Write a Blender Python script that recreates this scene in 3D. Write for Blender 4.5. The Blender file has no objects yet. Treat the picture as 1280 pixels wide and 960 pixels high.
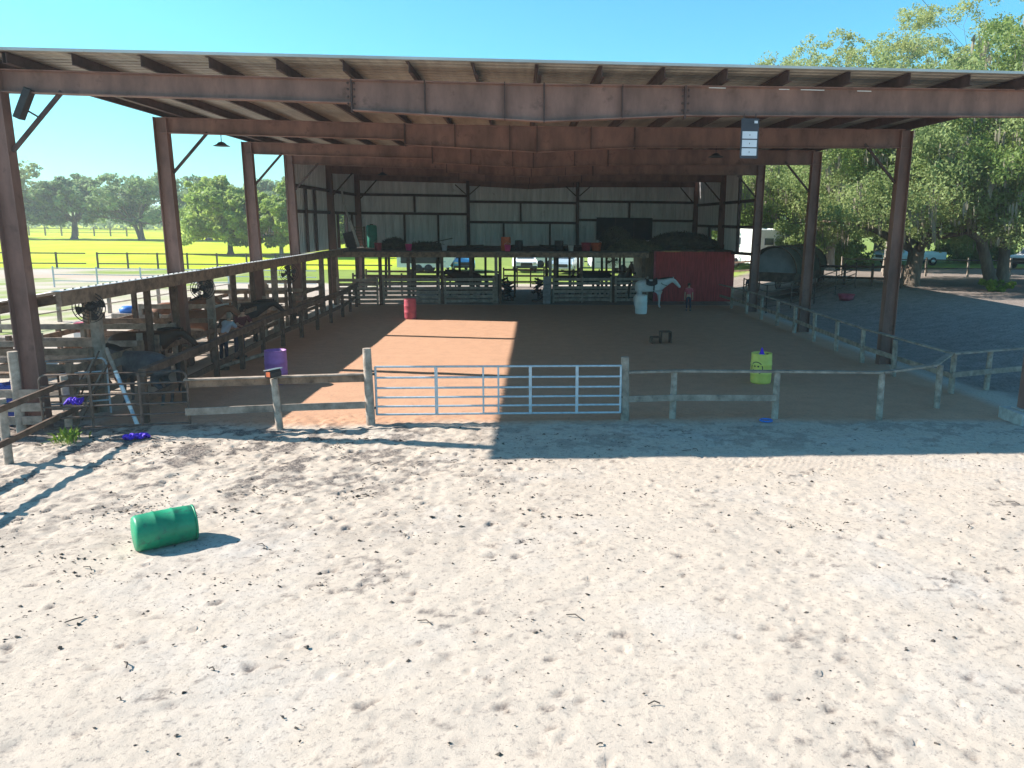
import bpy, math, random
import numpy as np
from mathutils import Vector, Matrix
C = bpy.context.scene.collection
random.seed(7); RNG = np.random.default_rng(7)
PI = math.pi
# ------------------------------------------------------------------ camera
F_PX, PIT, ROLL, YAW, CAMX, CAMH, PPX, PPY = 993.7, .1825, .0101, -.0696, -.823, 4.407, 720.0, 459.55
cam_d = bpy.data.cameras.new('camera'); cam = bpy.data.objects.new('camera', cam_d); C.objects.link(cam)
cam_d.sensor_width = 36; cam_d.lens = F_PX/1280*36
cam_d.shift_x = (640-PPX)/1280; cam_d.shift_y = -(480-PPY)/1280
cam_d.clip_end = 5000; cam_d.clip_start = .1
c_, s_ = math.cos(YAW), math.sin(YAW); cp, sp = math.cos(PIT), math.sin(PIT)
xa = Vector((c_, s_, 0)); fa = Vector((-s_*cp, c_*cp, -sp)); ua = Vector((-s_*sp, c_*sp, cp))
cr, sr = math.cos(ROLL), math.sin(ROLL)
R_ = xa*cr + ua*sr; U_ = -xa*sr + ua*cr
cam.matrix_world = Matrix(((R_.x, U_.x, -fa.x, CAMX), (R_.y, U_.y, -fa.y, 0), (R_.z, U_.z, -fa.z, CAMH), (0, 0, 0, 1)))
sc = bpy.context.scene; sc.camera = cam
# ------------------------------------------------------------------ light
SUN = Vector((-1, .18, .72)).normalized()
w = bpy.data.worlds.new('World'); sc.world = w; w.use_nodes = True
nt = w.node_tree; bg = nt.nodes['Background']
sky = nt.nodes.new('ShaderNodeTexSky'); sky.sky_type = 'NISHITA'; sky.sun_disc = False
sky.sun_elevation = math.asin(SUN.z); sky.sun_rotation = math.atan2(SUN.x, SUN.y)
sky.air_density = 1.15; sky.dust_density = .6; sky.ozone_density = 1.0; sky.altitude = 0
tint = nt.nodes.new('ShaderNodeMix'); tint.data_type = 'RGBA'; tint.blend_type = 'MULTIPLY'; tint.inputs[0].default_value = 1; tint.inputs[7].default_value = (.36, .91, 1.1, 1)
nt.links.new(sky.outputs[0], tint.inputs[6]); nt.links.new(tint.outputs[2], bg.inputs[0]); bg.inputs[1].default_value = .09
sun_d = bpy.data.lights.new('sun', 'SUN'); sun_d.energy = 5.0; sun_d.angle = math.radians(.53); sun_d.color = (1, .93, .84)
sun = bpy.data.objects.new('sun', sun_d); C.objects.link(sun)
sun.rotation_euler = SUN.to_track_quat('Z', 'Y').to_euler()
vs = sc.view_settings; vs.view_transform = 'Standard'; vs.look = 'None'; vs.gamma = 1; vs.use_curve_mapping = False; vs.exposure = 1.22
# ------------------------------------------------------------------ materials
def mat(name, col, rough=.8, metal=0., var=.18, scale=3., col2=None, bump=0., bscale=20., spec=.3, streak=None, transl=0., dirt=None):
    m = bpy.data.materials.new(name); m.use_nodes = True; n = m.node_tree; L = n.links
    b = n.nodes['Principled BSDF']; b.inputs['Roughness'].default_value = rough; b.inputs['Metallic'].default_value = metal
    b.inputs['Specular IOR Level'].default_value = spec
    tc = n.nodes.new('ShaderNodeTexCoord'); mp = n.nodes.new('ShaderNodeMapping'); L.new(tc.outputs['Object'], mp.inputs[0])
    if streak: mp.inputs['Scale'].default_value = streak
    no = n.nodes.new('ShaderNodeTexNoise'); no.inputs['Scale'].default_value = scale; no.inputs['Detail'].default_value = 6; no.inputs['Roughness'].default_value = .65
    L.new(mp.outputs[0], no.inputs['Vector'])
    ra = n.nodes.new('ShaderNodeValToRGB'); L.new(no.outputs['Fac'], ra.inputs[0])
    c2 = col2 if col2 else tuple(c*(1-2*var) for c in col)
    c1 = col if col2 else tuple(min(1, c*(1+var)) for c in col)
    ra.color_ramp.elements[0].position = .33; ra.color_ramp.elements[1].position = .68
    ra.color_ramp.elements[0].color = (*c2, 1); ra.color_ramp.elements[1].color = (*c1, 1)
    out = ra.outputs[0]
    if dirt:
        n2 = n.nodes.new('ShaderNodeTexNoise'); n2.inputs['Scale'].default_value = dirt[1]; n2.inputs['Detail'].default_value = 8; n2.inputs['Roughness'].default_value = .7
        L.new(tc.outputs['Object'], n2.inputs['Vector'])
        r2 = n.nodes.new('ShaderNodeValToRGB'); L.new(n2.outputs['Fac'], r2.inputs[0]); r2.color_ramp.elements[0].position = dirt[2]; r2.color_ramp.elements[1].position = dirt[2]+.12
        mx = n.nodes.new('ShaderNodeMix'); mx.data_type = 'RGBA'; L.new(r2.outputs[0], mx.inputs[0]); L.new(out, mx.inputs[6]); mx.inputs[7].default_value = (*dirt[0], 1)
        out = mx.outputs[2]
    L.new(out, b.inputs['Base Color'])
    if bump:
        n3 = n.nodes.new('ShaderNodeTexNoise'); n3.inputs['Scale'].default_value = bscale; n3.inputs['Detail'].default_value = 5; L.new(mp.outputs[0], n3.inputs['Vector'])
        bu = n.nodes.new('ShaderNodeBump'); bu.inputs['Strength'].default_value = bump; bu.inputs['Distance'].default_value = .02
        L.new(n3.outputs['Fac'], bu.inputs['Height']); L.new(bu.outputs[0], b.inputs['Normal'])
    if transl:
        t = n.nodes.new('ShaderNodeBsdfTranslucent'); L.new(out, t.inputs[0]); ms = n.nodes.new('ShaderNodeMixShader'); ms.inputs[0].default_value = transl
        L.new(b.outputs[0], ms.inputs[1]); L.new(t.outputs[0], ms.inputs[2]); L.new(ms.outputs[0], n.nodes['Material Output'].inputs[0])
    return m
M = {}
M['steel'] = mat('red oxide steel', (.235, .128, .103), .6, 0, .22, 1.6, bump=.15, bscale=30, streak=(1, 1, .35), dirt=((.13, .07, .055), 2.6, .57))
M['steel_dark'] = mat('dark red steel', (.085, .05, .045), .65, 0, .25, 3, dirt=((.04, .03, .03), 5, .58))
M['galv'] = mat('galvanised sheet', (.50, .50, .49), .45, .25, .14, 1.1, streak=(.4, 6, 1), dirt=((.22, .17, .13), 1.4, .64))
M['roof'] = mat('weathered roof sheet', (.36, .32, .265), .5, .15, .16, 1.0, streak=(5, .5, 1), dirt=((.2, .15, .11), 1.2, .6))
M['wallm'] = mat('wall sheet', (.72, .71, .72), .55, .15, .14, .8, streak=(5, 5, .5), dirt=((.30, .27, .25), 1.2, .62))
M['wood'] = mat('weathered grey timber', (.33, .265, .215), .85, 0, .25, 4, bump=.5, bscale=14, dirt=((.13, .105, .085), 5, .6))
M['woodpost'] = mat('grey round post', (.38, .315, .26), .85, 0, .25, 5, bump=.5, bscale=18, dirt=((.16, .14, .12), 6, .6))
M['wooddark'] = mat('dark stained timber', (.135, .085, .06), .8, 0, .3, 4, bump=.4, bscale=14, dirt=((.20, .14, .10), 4, .62))
M['woodbrown'] = mat('brown timber', (.27, .175, .12), .8, 0, .3, 4, bump=.4, bscale=14, dirt=((.08, .055, .04), 4, .6))
M['blackwood'] = mat('old dark post', (.05, .038, .03), .85, 0, .3, 5, bump=.3)
M['pipe'] = mat('rusty brown pipe', (.12, .09, .075), .5, .3, .3, 8, dirt=((.2, .1, .05), 9, .58))
M['alu'] = mat('pale blue grey gate paint', (.50, .57, .62), .4, .2, .1, 9, dirt=((.26, .25, .24), 12, .63))
M['white'] = mat('white paint', (.78, .78, .76), .45, 0, .05, 3, dirt=((.5, .48, .44), 4, .68))
M['glass'] = mat('dark car glass', (.05, .07, .09), .08, 0, .1, 2, spec=.8)
M['chrome'] = mat('silver metal', (.55, .56, .58), .3, .8, .1, 6)
M['tyre'] = mat('rubber', (.025, .025, .027), .8, 0, .2, 9)
M['black'] = mat('black plastic', (.03, .03, .032), .5, 0, .2, 6)
M['red'] = mat('barn red boards', (.46, .06, .06), .75, 0, .18, 2.0, streak=(6, 6, .6), dirt=((.2, .04, .04), 2, .62), bump=.3, bscale=9)
M['green'] = mat('green plastic barrel', (.008, .27, .13), .45, 0, .2, 3, spec=.4, dirt=((.02, .13, .08), 6, .52))
M['purple'] = mat('purple plastic', (.34, .14, .43), .5, 0, .12, 5)
M['yellow'] = mat('yellow plastic barrel', (.72, .66, .14), .5, 0, .08, 4, dirt=((.42, .42, .1), 5, .66))
M['pinkb'] = mat('faded red barrel', (.42, .07, .10), .55, 0, .15, 5)
M['pink'] = mat('pink plastic', (.75, .08, .28), .5, 0, .1, 5)
M['orange'] = mat('orange plastic', (.55, .13, .05), .5, 0, .15, 5)
M['teal'] = mat('teal tank', (.05, .30, .22), .5, 0, .15, 4)
M['blue'] = mat('blue plastic', (.03, .17, .55), .5, 0, .1, 4)
M['ltblue'] = mat('light blue car paint', (.10, .42, .68), .3, .1, .05, 2, spec=.6)
M['silverblue'] = mat('pale blue grey car paint', (.45, .55, .62), .3, .2, .05, 2, spec=.6)
M['violet'] = mat('violet nylon', (.10, .03, .62), .6, 0, .1, 8)
M['canvas'] = mat('dark olive canvas', (.085, .085, .065), .9, 0, .2, 1.5, bump=.4, bscale=4)
M['canvaspale'] = mat('grey canvas inside', (.24, .24, .24), .9, 0, .1, 2)
M['conc'] = mat('concrete', (.42, .40, .37), .9, 0, .15, 6, bump=.4)
M['bark'] = mat('grey oak bark', (.17, .135, .105), .95, 0, .3, 2.5, bump=.9, bscale=6, streak=(1, 1, .3))
M['barkpale'] = mat('pale oak bark', (.27, .235, .20), .95, 0, .25, 2.5, bump=.9, bscale=6, streak=(1, 1, .3))
M['leaf'] = mat('live oak leaves', (.28, .37, .10), .55, 0, .3, .35, col2=(.14, .21, .05), transl=.5)
M['leafb'] = mat('bright oak leaves', (.38, .47, .12), .55, 0, .3, .35, col2=(.19, .28, .07), transl=.5)
M['leafg'] = mat('greyish oak leaves', (.36, .43, .17), .6, 0, .3, .4, col2=(.18, .24, .075), transl=.5)
M['leaff'] = mat('distant oak leaves', (.34, .45, .19), .6, 0, .3, .12, col2=(.18, .26, .12), transl=.45)  # paler green carries part of the distance haze in its colour
M['leafy'] = mat('yellow green oak leaves', (.48, .52, .19), .6, 0, .3, .4, col2=(.27, .31, .12), transl=.5)
M['moss'] = mat('spanish moss', (.34, .31, .23), .95, 0, .2, 1, col2=(.18, .165, .12), transl=.3)
M['weed'] = mat('weed leaves', (.20, .32, .04), .6, 0, .25, 4, transl=.3)
M['skin'] = mat('skin', (.45, .27, .19), .6, 0, .05, 4)
M['pinkshirt'] = mat('pink red shirt', (.55, .10, .13), .9, 0, .1, 5)
M['greyshirt'] = mat('light grey blue shirt', (.42, .50, .58), .9, 0, .1, 5)
M['darkred'] = mat('maroon cloth', (.14, .03, .035), .9, 0, .1, 5)
M['jeans'] = mat('dark denim', (.035, .045, .075), .9, 0, .15, 6)
M['hair'] = mat('dark hair', (.035, .022, .015), .7, 0, .2, 20)
M['whitehair'] = mat('white horse coat', (.62, .62, .62), .7, 0, .08, 2.5, dirt=((.42, .42, .42), 3, .6))
M['greyhorse'] = mat('dapple grey coat', (.13, .135, .14), .6, 0, .3, 5, col2=(.05, .052, .055))
M['bay'] = mat('dark bay coat', (.07, .032, .018), .5, 0, .2, 3)
M['blackh'] = mat('black coat', (.018, .014, .013), .5, 0, .2, 3)
M['paint'] = mat('brown coat', (.22, .10, .055), .6, 0, .1, 2.2)
M['chestnut'] = mat('chestnut coat', (.22, .09, .045), .6, 0, .2, 3)
M['hay'] = mat('dark brush and hay', (.16, .14, .10), .95, 0, .35, 3, col2=(.08, .07, .05), bump=.8, bscale=12)
M['hayp'] = mat('old hay', (.17, .15, .09), .95, 0, .3, 3, bump=.8, bscale=12)
M['plank'] = mat('loft boards', (.12, .10, .085), .9, 0, .3, 3, streak=(.5, 6, 1))
M['brick'] = mat('grey block', (.26, .25, .25), .95, 0, .2, 4, bump=.5)
M['twig'] = mat('dark clods', (.085, .07, .058), .95, 0, .3, 8)
M['signw'] = mat('white board', (.62, .66, .72), .5, 0, .03, 4)
M['signd'] = mat('dark slate board', (.045, .05, .065), .5, 0, .1, 4)
M['dark_pane_shade'] = mat('dark window panel and opening shade', (.022, .022, .026), .5, 0, .2, 2)
M['carpet'] = mat('blue tarp', (.06, .10, .42), .6, 0, .15, 3, bump=.5, bscale=3)

def hazemat(): pass
# ------------------------------------------------------------------ mesh helper
class MB:
    def __init__(s): s.v = []; s.f = []; s.sm = []
    def add(s, vs, fs, smooth=False):
        o = len(s.v); s.v += [tuple(v) for v in vs]; s.f += [tuple(i+o for i in f) for f in fs]; s.sm += [smooth]*len(fs); return s
    def box(s, c, d, rz=0, rx=0, ry=0, ch=0):
        m = Matrix.Rotation(rz, 3, 'Z') @ Matrix.Rotation(ry, 3, 'Y') @ Matrix.Rotation(rx, 3, 'X'); c = Vector(c)
        vs = [c + m @ Vector((x*d[0]/2, y*d[1]/2, z*d[2]/2)) for x in (-1, 1) for y in (-1, 1) for z in (-1, 1)]
        return s.add(vs, [(0, 1, 3, 2), (4, 6, 7, 5), (0, 4, 5, 1), (2, 3, 7, 6), (0, 2, 6, 4), (1, 5, 7, 3)])
    def beam(s, a, b, w_, h_, up=(0, 0, 1), jit=0):
        a, b = Vector(a), Vector(b); d = (b-a).normalized(); up = Vector(up)
        if abs(d.dot(up)) > .98: up = Vector((0, 1, 0))
        x = d.cross(up).normalized(); y = x.cross(d)
        vs = [p + x*sx*w_/2 + y*sy*h_/2 for p in (a, b) for sx, sy in ((-1, -1), (1, -1), (1, 1), (-1, 1))]
        return s.add(vs, [(0, 1, 2, 3), (7, 6, 5, 4), (0, 4, 5, 1), (1, 5, 6, 2), (2, 6, 7, 3), (3, 7, 4, 0)])
    def ibeam(s, a, b, w_, h_, t=.02, up=(0, 0, 1), h2=None):
        # I section: web height h_, flanges width w_ ; h2 = height at b
        a, b = Vector(a), Vector(b); d = (b-a).normalized(); up = Vector(up); x = d.cross(up).normalized(); y = x.cross(d)
        h2 = h2 or h_
        def quadbox(ya0, ya1, yb0, yb1, wd):
            vs = [a+x*sx*wd/2+y*yy for sx, yy in ((-1, ya0), (1, ya0), (1, ya1), (-1, ya1))] + [b+x*sx*wd/2+y*yy for sx, yy in ((-1, yb0), (1, yb0), (1, yb1), (-1, yb1))]
            s.add(vs, [(0, 1, 2, 3), (7, 6, 5, 4), (0, 4, 5, 1), (1, 5, 6, 2), (2, 6, 7, 3), (3, 7, 4, 0)])
        quadbox(-h_/2+t, h_/2-t, -h2/2+t, h2/2-t, t*1.3)
        quadbox(h_/2-t, h_/2, h2/2-t, h2/2, w_); quadbox(-h_/2, -h_/2+t, -h2/2, -h2/2+t, w_)
        return s
    def tube(s, pts, r, n=8, cap=True, smooth=True):
        pts = [Vector(p) for p in pts]; rs = r if isinstance(r, (list, tuple)) else [r]*len(pts)
        vs = []; ref = None
        for i, p in enumerate(pts):
            d = (pts[min(i+1, len(pts)-1)] - pts[max(i-1, 0)]).normalized()
            if ref is None: ref = Vector((0, 0, 1)) if abs(d.z) < .9 else Vector((1, 0, 0))
            x = d.cross(ref).normalized(); y = d.cross(x); ref = -y if False else ref
            vs += [p + (x*math.cos(2*PI*k/n) + y*math.sin(2*PI*k/n))*rs[i] for k in range(n)]
        fs = [(i*n+k, i*n+(k+1) % n, (i+1)*n+(k+1) % n, (i+1)*n+k) for i in range(len(pts)-1) for k in range(n)]
        s.add(vs, fs, smooth)
        if cap: s.add(vs[:n], [tuple(range(n))]); s.add(vs[-n:], [tuple(range(n))])
        return s
    def lathe(s, prof, c=(0, 0, 0), n=24, smooth=True, ax='Z'):
        vs = []
        for r, z in prof:
            for k in range(n):
                a = 2*PI*k/n; p = (r*math.cos(a), r*math.sin(a), z)
                if ax == 'X': p = (z, p[0], p[1])
                if ax == 'Y': p = (p[0], z, p[1])
                vs.append((c[0]+p[0], c[1]+p[1], c[2]+p[2]))
        fs = [(i*n+k, i*n+(k+1) % n, (i+1)*n+(k+1) % n, (i+1)*n+k) for i in range(len(prof)-1) for k in range(n)]
        return s.add(vs, fs, smooth)
    def prism(s, poly, y0, y1, ax='Y'):
        n = len(poly); vs = []
        for y in (y0, y1):
            for a, b in poly: vs.append({'Y': (a, y, b), 'X': (y, a, b), 'Z': (a, b, y)}[ax])
        return s.add(vs, [tuple(range(n)), tuple(range(2*n-1, n-1, -1))] + [(k, (k+1) % n, n+(k+1) % n, n+k) for k in range(n)])
    def mesh(s, name):
        me = bpy.data.meshes.new(name); me.from_pydata(s.v, [], s.f); me.polygons.foreach_set('use_smooth', s.sm); me.update(); return me
def obj(name, mb, m, parent=None, bevel=0, loc=None):
    me = mb.mesh(name) if isinstance(mb, MB) else mb
    o = bpy.data.objects.new(name, me); C.objects.link(o)
    if m is not None: me.materials.append(M[m] if isinstance(m, str) else m)
    if parent: o.parent = parent
    if loc: o.location = loc
    if bevel:
        b = o.modifiers.new('bevel', 'BEVEL'); b.width = bevel; b.segments = 2; b.limit_method = 'ANGLE'
    return o
def tag(o, label=None, cat=None, group=None, kind=None):
    if label: o['label'] = label
    if cat: o['category'] = cat
    if group: o['group'] = group
    if kind: o['kind'] = kind
    return o
def thing(name, label, cat, loc=(0, 0, 0), rz=0, group=None, scale=1):
    o = bpy.data.objects.new(name, None); C.objects.link(o); o.location = loc; o.rotation_euler = (0, 0, rz); o.scale = (scale,)*3; o.empty_display_size = .2
    return tag(o, label, cat, group)
def dup(root, loc, rz, label, group=None, scale=None):
    def cp_(o, par):
        c = o.copy(); C.objects.link(c); c.parent = par
        for ch in list(kids.get(o.name, [])): cp_(ch, c)
        return c
    kids = {}
    for o in list(C.objects):
        if o.parent: kids.setdefault(o.parent.name, []).append(o)
    r = cp_(root, None); r.location = loc; r.rotation_euler = (0, 0, rz); r['label'] = label
    if group: r['group'] = group
    if scale: r.scale = (scale,)*3
    return r
# value noise on arrays
def vnoise(x, y, cell, seed):
    r = np.random.default_rng(seed); T = r.random((128, 128))
    gx, gy = x/cell, y/cell; ix, iy = np.floor(gx).astype(int), np.floor(gy).astype(int); fx, fy = gx-ix, gy-iy
    fx = fx*fx*(3-2*fx); fy = fy*fy*(3-2*fy); ix %= 128; iy %= 128; jx, jy = (ix+1) % 128, (iy+1) % 128
    return (T[ix, iy]*(1-fx)+T[jx, iy]*fx)*(1-fy)+(T[ix, jy]*(1-fx)+T[jx, jy]*fx)*fy - .5
def gz(x, y):   # ground height: assumed bank east of the arena, shaped to place the roof's shadow edge
    x = np.asarray(x, float); t = np.clip((x-12.5)/7.0, 0, 1); t2 = np.clip((np.asarray(y, float)-17)/10, 0, 1)
    return 1.0*(t*t*(3-2*t))*(t2*t2*(3-2*t2))
def GZ(x, y): return float(gz(x, y))
# ------------------------------------------------------------------ ground
def ground():
    xs = np.concatenate([-np.geomspace(14.1, 900, 70)[::-1], np.arange(-14, 14, .045), np.geomspace(14.05, 900, 90)])
    ys = np.concatenate([[-60, -20, -5, 0], np.arange(2.5, 18.5, .045), np.arange(18.6, 45, .14), np.geomspace(45.2, 1500, 120)])
    X, Y = np.meshgrid(xs, ys, indexing='ij'); Z = gz(X, Y)
    sand = np.clip((18.5-Y)/1.5, 0, 1)*np.clip((14-np.abs(X))/1, 0, 1)
    out = np.clip((17.2-Y)/.8, 0, 1)
    N = vnoise(X, Y, 1.7, 1)*.035 + vnoise(X+3, Y, .7, 2)*.014 + vnoise(X, Y+9, .3, 3)*.009*np.clip((14-np.abs(X))*4, 0, 1) + (vnoise(X, Y, .13, 4)*.009 + vnoise(X+5, Y+2, .07, 5)*.006)*np.clip((14-np.abs(X))*4, 0, 1)*np.clip((18.5-Y)*4, 0, 1)
    Z = Z + N*(.25+.75*np.clip((30-np.hypot(X, Y))/12, 0, 1))
    # rougher trampled bands to the left
    rough = np.maximum(np.clip((-X+1)/5, 0, 1)*np.clip((Y-9.5)/4, 0, 1), .45*np.clip((Y-14.2)/1, 0, 1))*sand
    Z += rough*(np.abs(vnoise(X, Y, .22, 6))-.25)*-.06 + rough*vnoise(X, Y, .11, 7)*.045
    # hoof prints
    damp = np.zeros_like(Z)
    xi0 = 70; x0 = -14; yi0 = 4; y0 = 2.5
    r = np.random.default_rng(11)
    n = 1300
    cx = r.uniform(-12, 12, n); cy = 3.2+13.6*r.random(n)**.85
    # walking trails of prints
    tx, ty = [], []
    for k in range(26):
        a = r.uniform(0, PI); px, py = r.uniform(-9, 9), r.uniform(4, 16)
        for j in range(int(r.integers(6, 18))):
            tx.append(px+r.normal(0, .07)); ty.append(py+r.normal(0, .07)); px += math.cos(a)*.42; py += math.sin(a)*.42; a += r.normal(0, .1)
    cx = np.concatenate([cx, tx]); cy = np.concatenate([cy, ty])
    for a, b in zip(cx, cy):
        if not (-13.3 < a < 13.3 and 3 < b < 18): continue
        R = r.uniform(.03, .075); dp = (.006+.04*r.random()**2)*(1.3 if b > 11 and a < 0 else .9); an = r.uniform(0, PI); el = r.uniform(.7, 1.25)
        i = int((a-x0)/.045)+xi0; j = int((b-y0)/.045)+yi0; wd = 6
        sl = (slice(max(i-wd, 0), i+wd+1), slice(max(j-wd, 0), j+wd+1))
        dx, dy = X[sl]-a, Y[sl]-b; u = (dx*math.cos(an)+dy*math.sin(an))*el; v = (-dx*math.sin(an)+dy*math.cos(an))/el
        q = np.hypot(u, v)/R; q = q*(1+.25*np.sin(3*np.arctan2(v, u)+an*7)+.5*vnoise(X[sl]+a*3, Y[sl], .06, 77))
        if r.random() < .5+.3*(b > 11 and a < 0): damp[sl] = np.maximum(damp[sl], np.clip(1.35-q, 0, 1)*min(1, dp*40))
        Z[sl] += -dp*np.clip(1-q**2, 0, 1)**.6 + dp*.35*np.exp(-((q-1.25)/.3)**2)
    # diagonal scuffs left by hooves and a drag
    for k_, (ca, sa, sd) in enumerate(((.80, .60, 51), (.95, -.31, 52), (.62, -.78, 53))):
        U2, V2 = X*ca+Y*sa, -X*sa+Y*ca; m2 = np.clip(vnoise(X, Y, 2.6, 60+k_)*4+.2, 0, 1)
        Z += m2*(vnoise(U2/6, V2, .11, sd)*.009+vnoise(U2/3, V2, .06, sd+4)*.007)*sand
    m3 = np.clip(vnoise(X, Y, 1.3, 70)*5-.3, 0, 1); Z += m3*sand*(np.abs(vnoise(X, Y, .16, 71))*-.022+vnoise(X, Y, .08, 72)*.012)
    # tyre and drag tracks
    for (ax, ay, bx, by, wt) in ((2, 13.9, 11, 13.2, .25), (2.5, 14.15, 11.5, 13.5, .25), (1.5, 12.5, 7.5, 7.0, .12), (2.0, 12.9, 9, 7.2, .12), (4.5, 11.5, 11, 8.2, .2), (-7, 5.2, -1, 8.2, .1), (-3, 4.5, 1.8, 5.6, .15), (-1, 13.5, 1.2, 14.1, .2)):
        d = math.hypot(bx-ax, by-ay); ux, uy = (bx-ax)/d, (by-ay)/d
        t = (X-ax)*ux+(Y-ay)*uy; q = (X-ax)*uy-(Y-ay)*ux + .12*np.sin(t*.7)
        k = np.exp(-(q/wt)**2)*np.clip(t/1., 0, 1)*np.clip((d-t)/1., 0, 1)
        Z += k*(-.012 + .008*np.sin(t*52+q*26)*(ay > 11))*sand
    ch = rough*np.clip((vnoise(X, Y, .55, 81)+vnoise(X, Y, .17, 82)*.8+vnoise(X, Y, .08, 83)*.5-.10)*7, 0, 1); damp = np.maximum(damp, ch)
    ch = sand*np.clip((vnoise(X*.8+Y*.6, (Y*.8-X*.6)*2.2, .9, 84)+vnoise(X, Y, .12, 85)*.7+vnoise(X, Y, .06, 86)*.5-.54)*7, 0, 1); damp = np.maximum(damp, ch*.8)
    Z -= damp*.006*np.clip(vnoise(X, Y, .05, 87)*4, -1, 1)
    nx, ny = X.shape
    co = np.stack([X.ravel(), Y.ravel(), Z.ravel()], 1).astype(np.float32)
    I = np.arange(nx*ny).reshape(nx, ny); F = np.stack([I[:-1, :-1], I[1:, :-1], I[1:, 1:], I[:-1, 1:]], -1).reshape(-1, 4)
    me = bpy.data.meshes.new('ground'); me.vertices.add(len(co)); me.vertices.foreach_set('co', co.ravel())
    me.loops.add(F.size); me.loops.foreach_set('vertex_index', F.ravel().astype(np.int32)); me.polygons.add(len(F)); me.polygons.foreach_set('loop_start', np.arange(0, F.size, 4, dtype=np.int32)); me.polygons.foreach_set('loop_total', np.full(len(F), 4, np.int32))
    me.polygons.foreach_set('use_smooth', np.ones(len(F), bool)); me.update()
    # surface cover, per vertex: R clay, G grass, B dark stable dirt / leaf litter
    wob = vnoise(X, Y, 2.2, 21)*1.6+vnoise(X, Y, .8, 22)*.8
    def band(v, lo, hi, s): return np.clip((v-lo)/s, 0, 1)*np.clip((hi-v)/s, 0, 1)
    clay = band(X, -10.3, 11.2, .5)*band(Y+wob*.25, 16.9, 42.5, .5)
    w2 = wob+vnoise(X, Y, 6, 23)*4
    past = np.clip((Y+w2*.3-70.6)/.8, 0, 1)
    lawn = np.clip((Y+w2-55.5)/2, 0, 1)*np.clip((14-X)/2, 0, 1)*np.clip((X+24)/2, 0, 1)
    left = np.clip((-X-15.5+w2*.4)/1.2, 0, 1)*np.clip((Y-14)/2, 0, 1)
    gl = left*np.clip(.48+vnoise(X, Y, 5, 24)*1.2+vnoise(X, Y, 1.2, 25)*.9, 0, 1)
    path = np.exp(-((Y-63.5-.04*X+w2*.5)/2.3)**2)*left      # worn red dirt lane
    path2 = np.exp(-((X+17.2+.05*(Y-30)+wob*.3)/1.6)**2)*np.clip((50-Y)/5, 0, 1)
    gl = gl*(1-path)*(1-.9*path2)
    grass = np.clip(np.maximum(np.maximum(past*np.clip((14-X)/2, 0, 1), lawn), gl), 0, 1)
    grass = np.maximum(grass, np.clip((Y+w2-58)/3, 0, 1)*np.clip((X-12)/2, 0, 1)*.75)
    dirt = np.maximum(np.clip((X-11.0+wob*.4)/1.0, 0, 1)*np.clip((Y-18.5+wob*.5)/1.5, 0, 1)*(.85+.3*vnoise(X, Y, 1.6, 31)), band(X, -15, -10, .6)*band(Y, 15, 52, 1)*.45)
    dirt = np.maximum(dirt, band(Y, 42, 54.5, .6)*band(X, -11, 11, .5)*.8)
    rdd = np.maximum(path*.9, 0)
    clay = np.maximum(clay, rdd*.45)
    col = np.stack([clay.ravel(), grass.ravel(), np.clip(dirt, 0, 1).ravel(), (past*np.clip((-X-11)/3, 0, 1)).ravel()], 1).astype(np.float32)
    a = me.color_attributes.new('cover', 'FLOAT_COLOR', 'POINT'); a.data.foreach_set('color', col.ravel())
    a2_ = me.color_attributes.new('damp', 'FLOAT_COLOR', 'POINT'); a2_.data.foreach_set('color', np.repeat(damp.ravel(), 4).astype(np.float32))
    m = bpy.data.materials.new('ground cover'); m.use_nodes = True; n = m.node_tree; L = n.links; b = n.nodes['Principled BSDF']; b.inputs['Roughness'].default_value = .95; b.inputs['Specular IOR Level'].default_value = .1
    at = n.nodes.new('ShaderNodeAttribute'); at.attribute_name = 'cover'; sep = n.nodes.new('ShaderNodeSeparateColor'); L.new(at.outputs['Color'], sep.inputs[0])
    tc = n.nodes.new('ShaderNodeTexCoord')
    def noise(s, d=6, rg=.65):
        q = n.nodes.new('ShaderNodeTexNoise'); q.inputs['Scale'].default_value = s; q.inputs['Detail'].default_value = d; q.inputs['Roughness'].default_value = rg; L.new(tc.outputs['Object'], q.inputs['Vector']); return q.outputs['Fac']
    def ramp(f, stops):
        q = n.nodes.new('ShaderNodeValToRGB'); L.new(f, q.inputs[0]); e = q.color_ramp.elements
        while len(e) < len(stops): e.new(.5)
        for k, (p, c) in enumerate(stops): e[k].position = p; e[k].color = (*c, 1)
        return q.outputs[0]
    def mix(f, a_, b_, mode='MIX'):
        q = n.nodes.new('ShaderNodeMix'); q.data_type = 'RGBA'; q.blend_type = mode
        if isinstance(f, float): q.inputs[0].default_value = f
        else: L.new(f, q.inputs[0])
        for k, v in ((6, a_), (7, b_)):
            if isinstance(v, tuple): q.inputs[k].default_value = (*v, 1)
            else: L.new(v, q.inputs[k])
        return q.outputs[2]
    big = noise(.35, 5); mid = noise(2.2, 8, .7); fine = noise(14, 8, .75)
    sandc = ramp(big, [(.3, (.44, .375, .315)), (.5, (.465, .39, .32)), (.7, (.45, .40, .355))])
    sandc = mix(ramp(fine, [(.36, (1, 1, 1)), (.47, (0, 0, 0))]), sandc, (.25, .215, .19))
    sandc = mix(ramp(mid, [(.30, (.6, .6, .6)), (.44, (0, 0, 0))]), sandc, (.33, .285, .245))
    sandc = mix(ramp(noise(45, 3, .5), [(.26, (.9, .9, .9)), (.32, (0, 0, 0))]), sandc, (.12, .10, .09))
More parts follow.
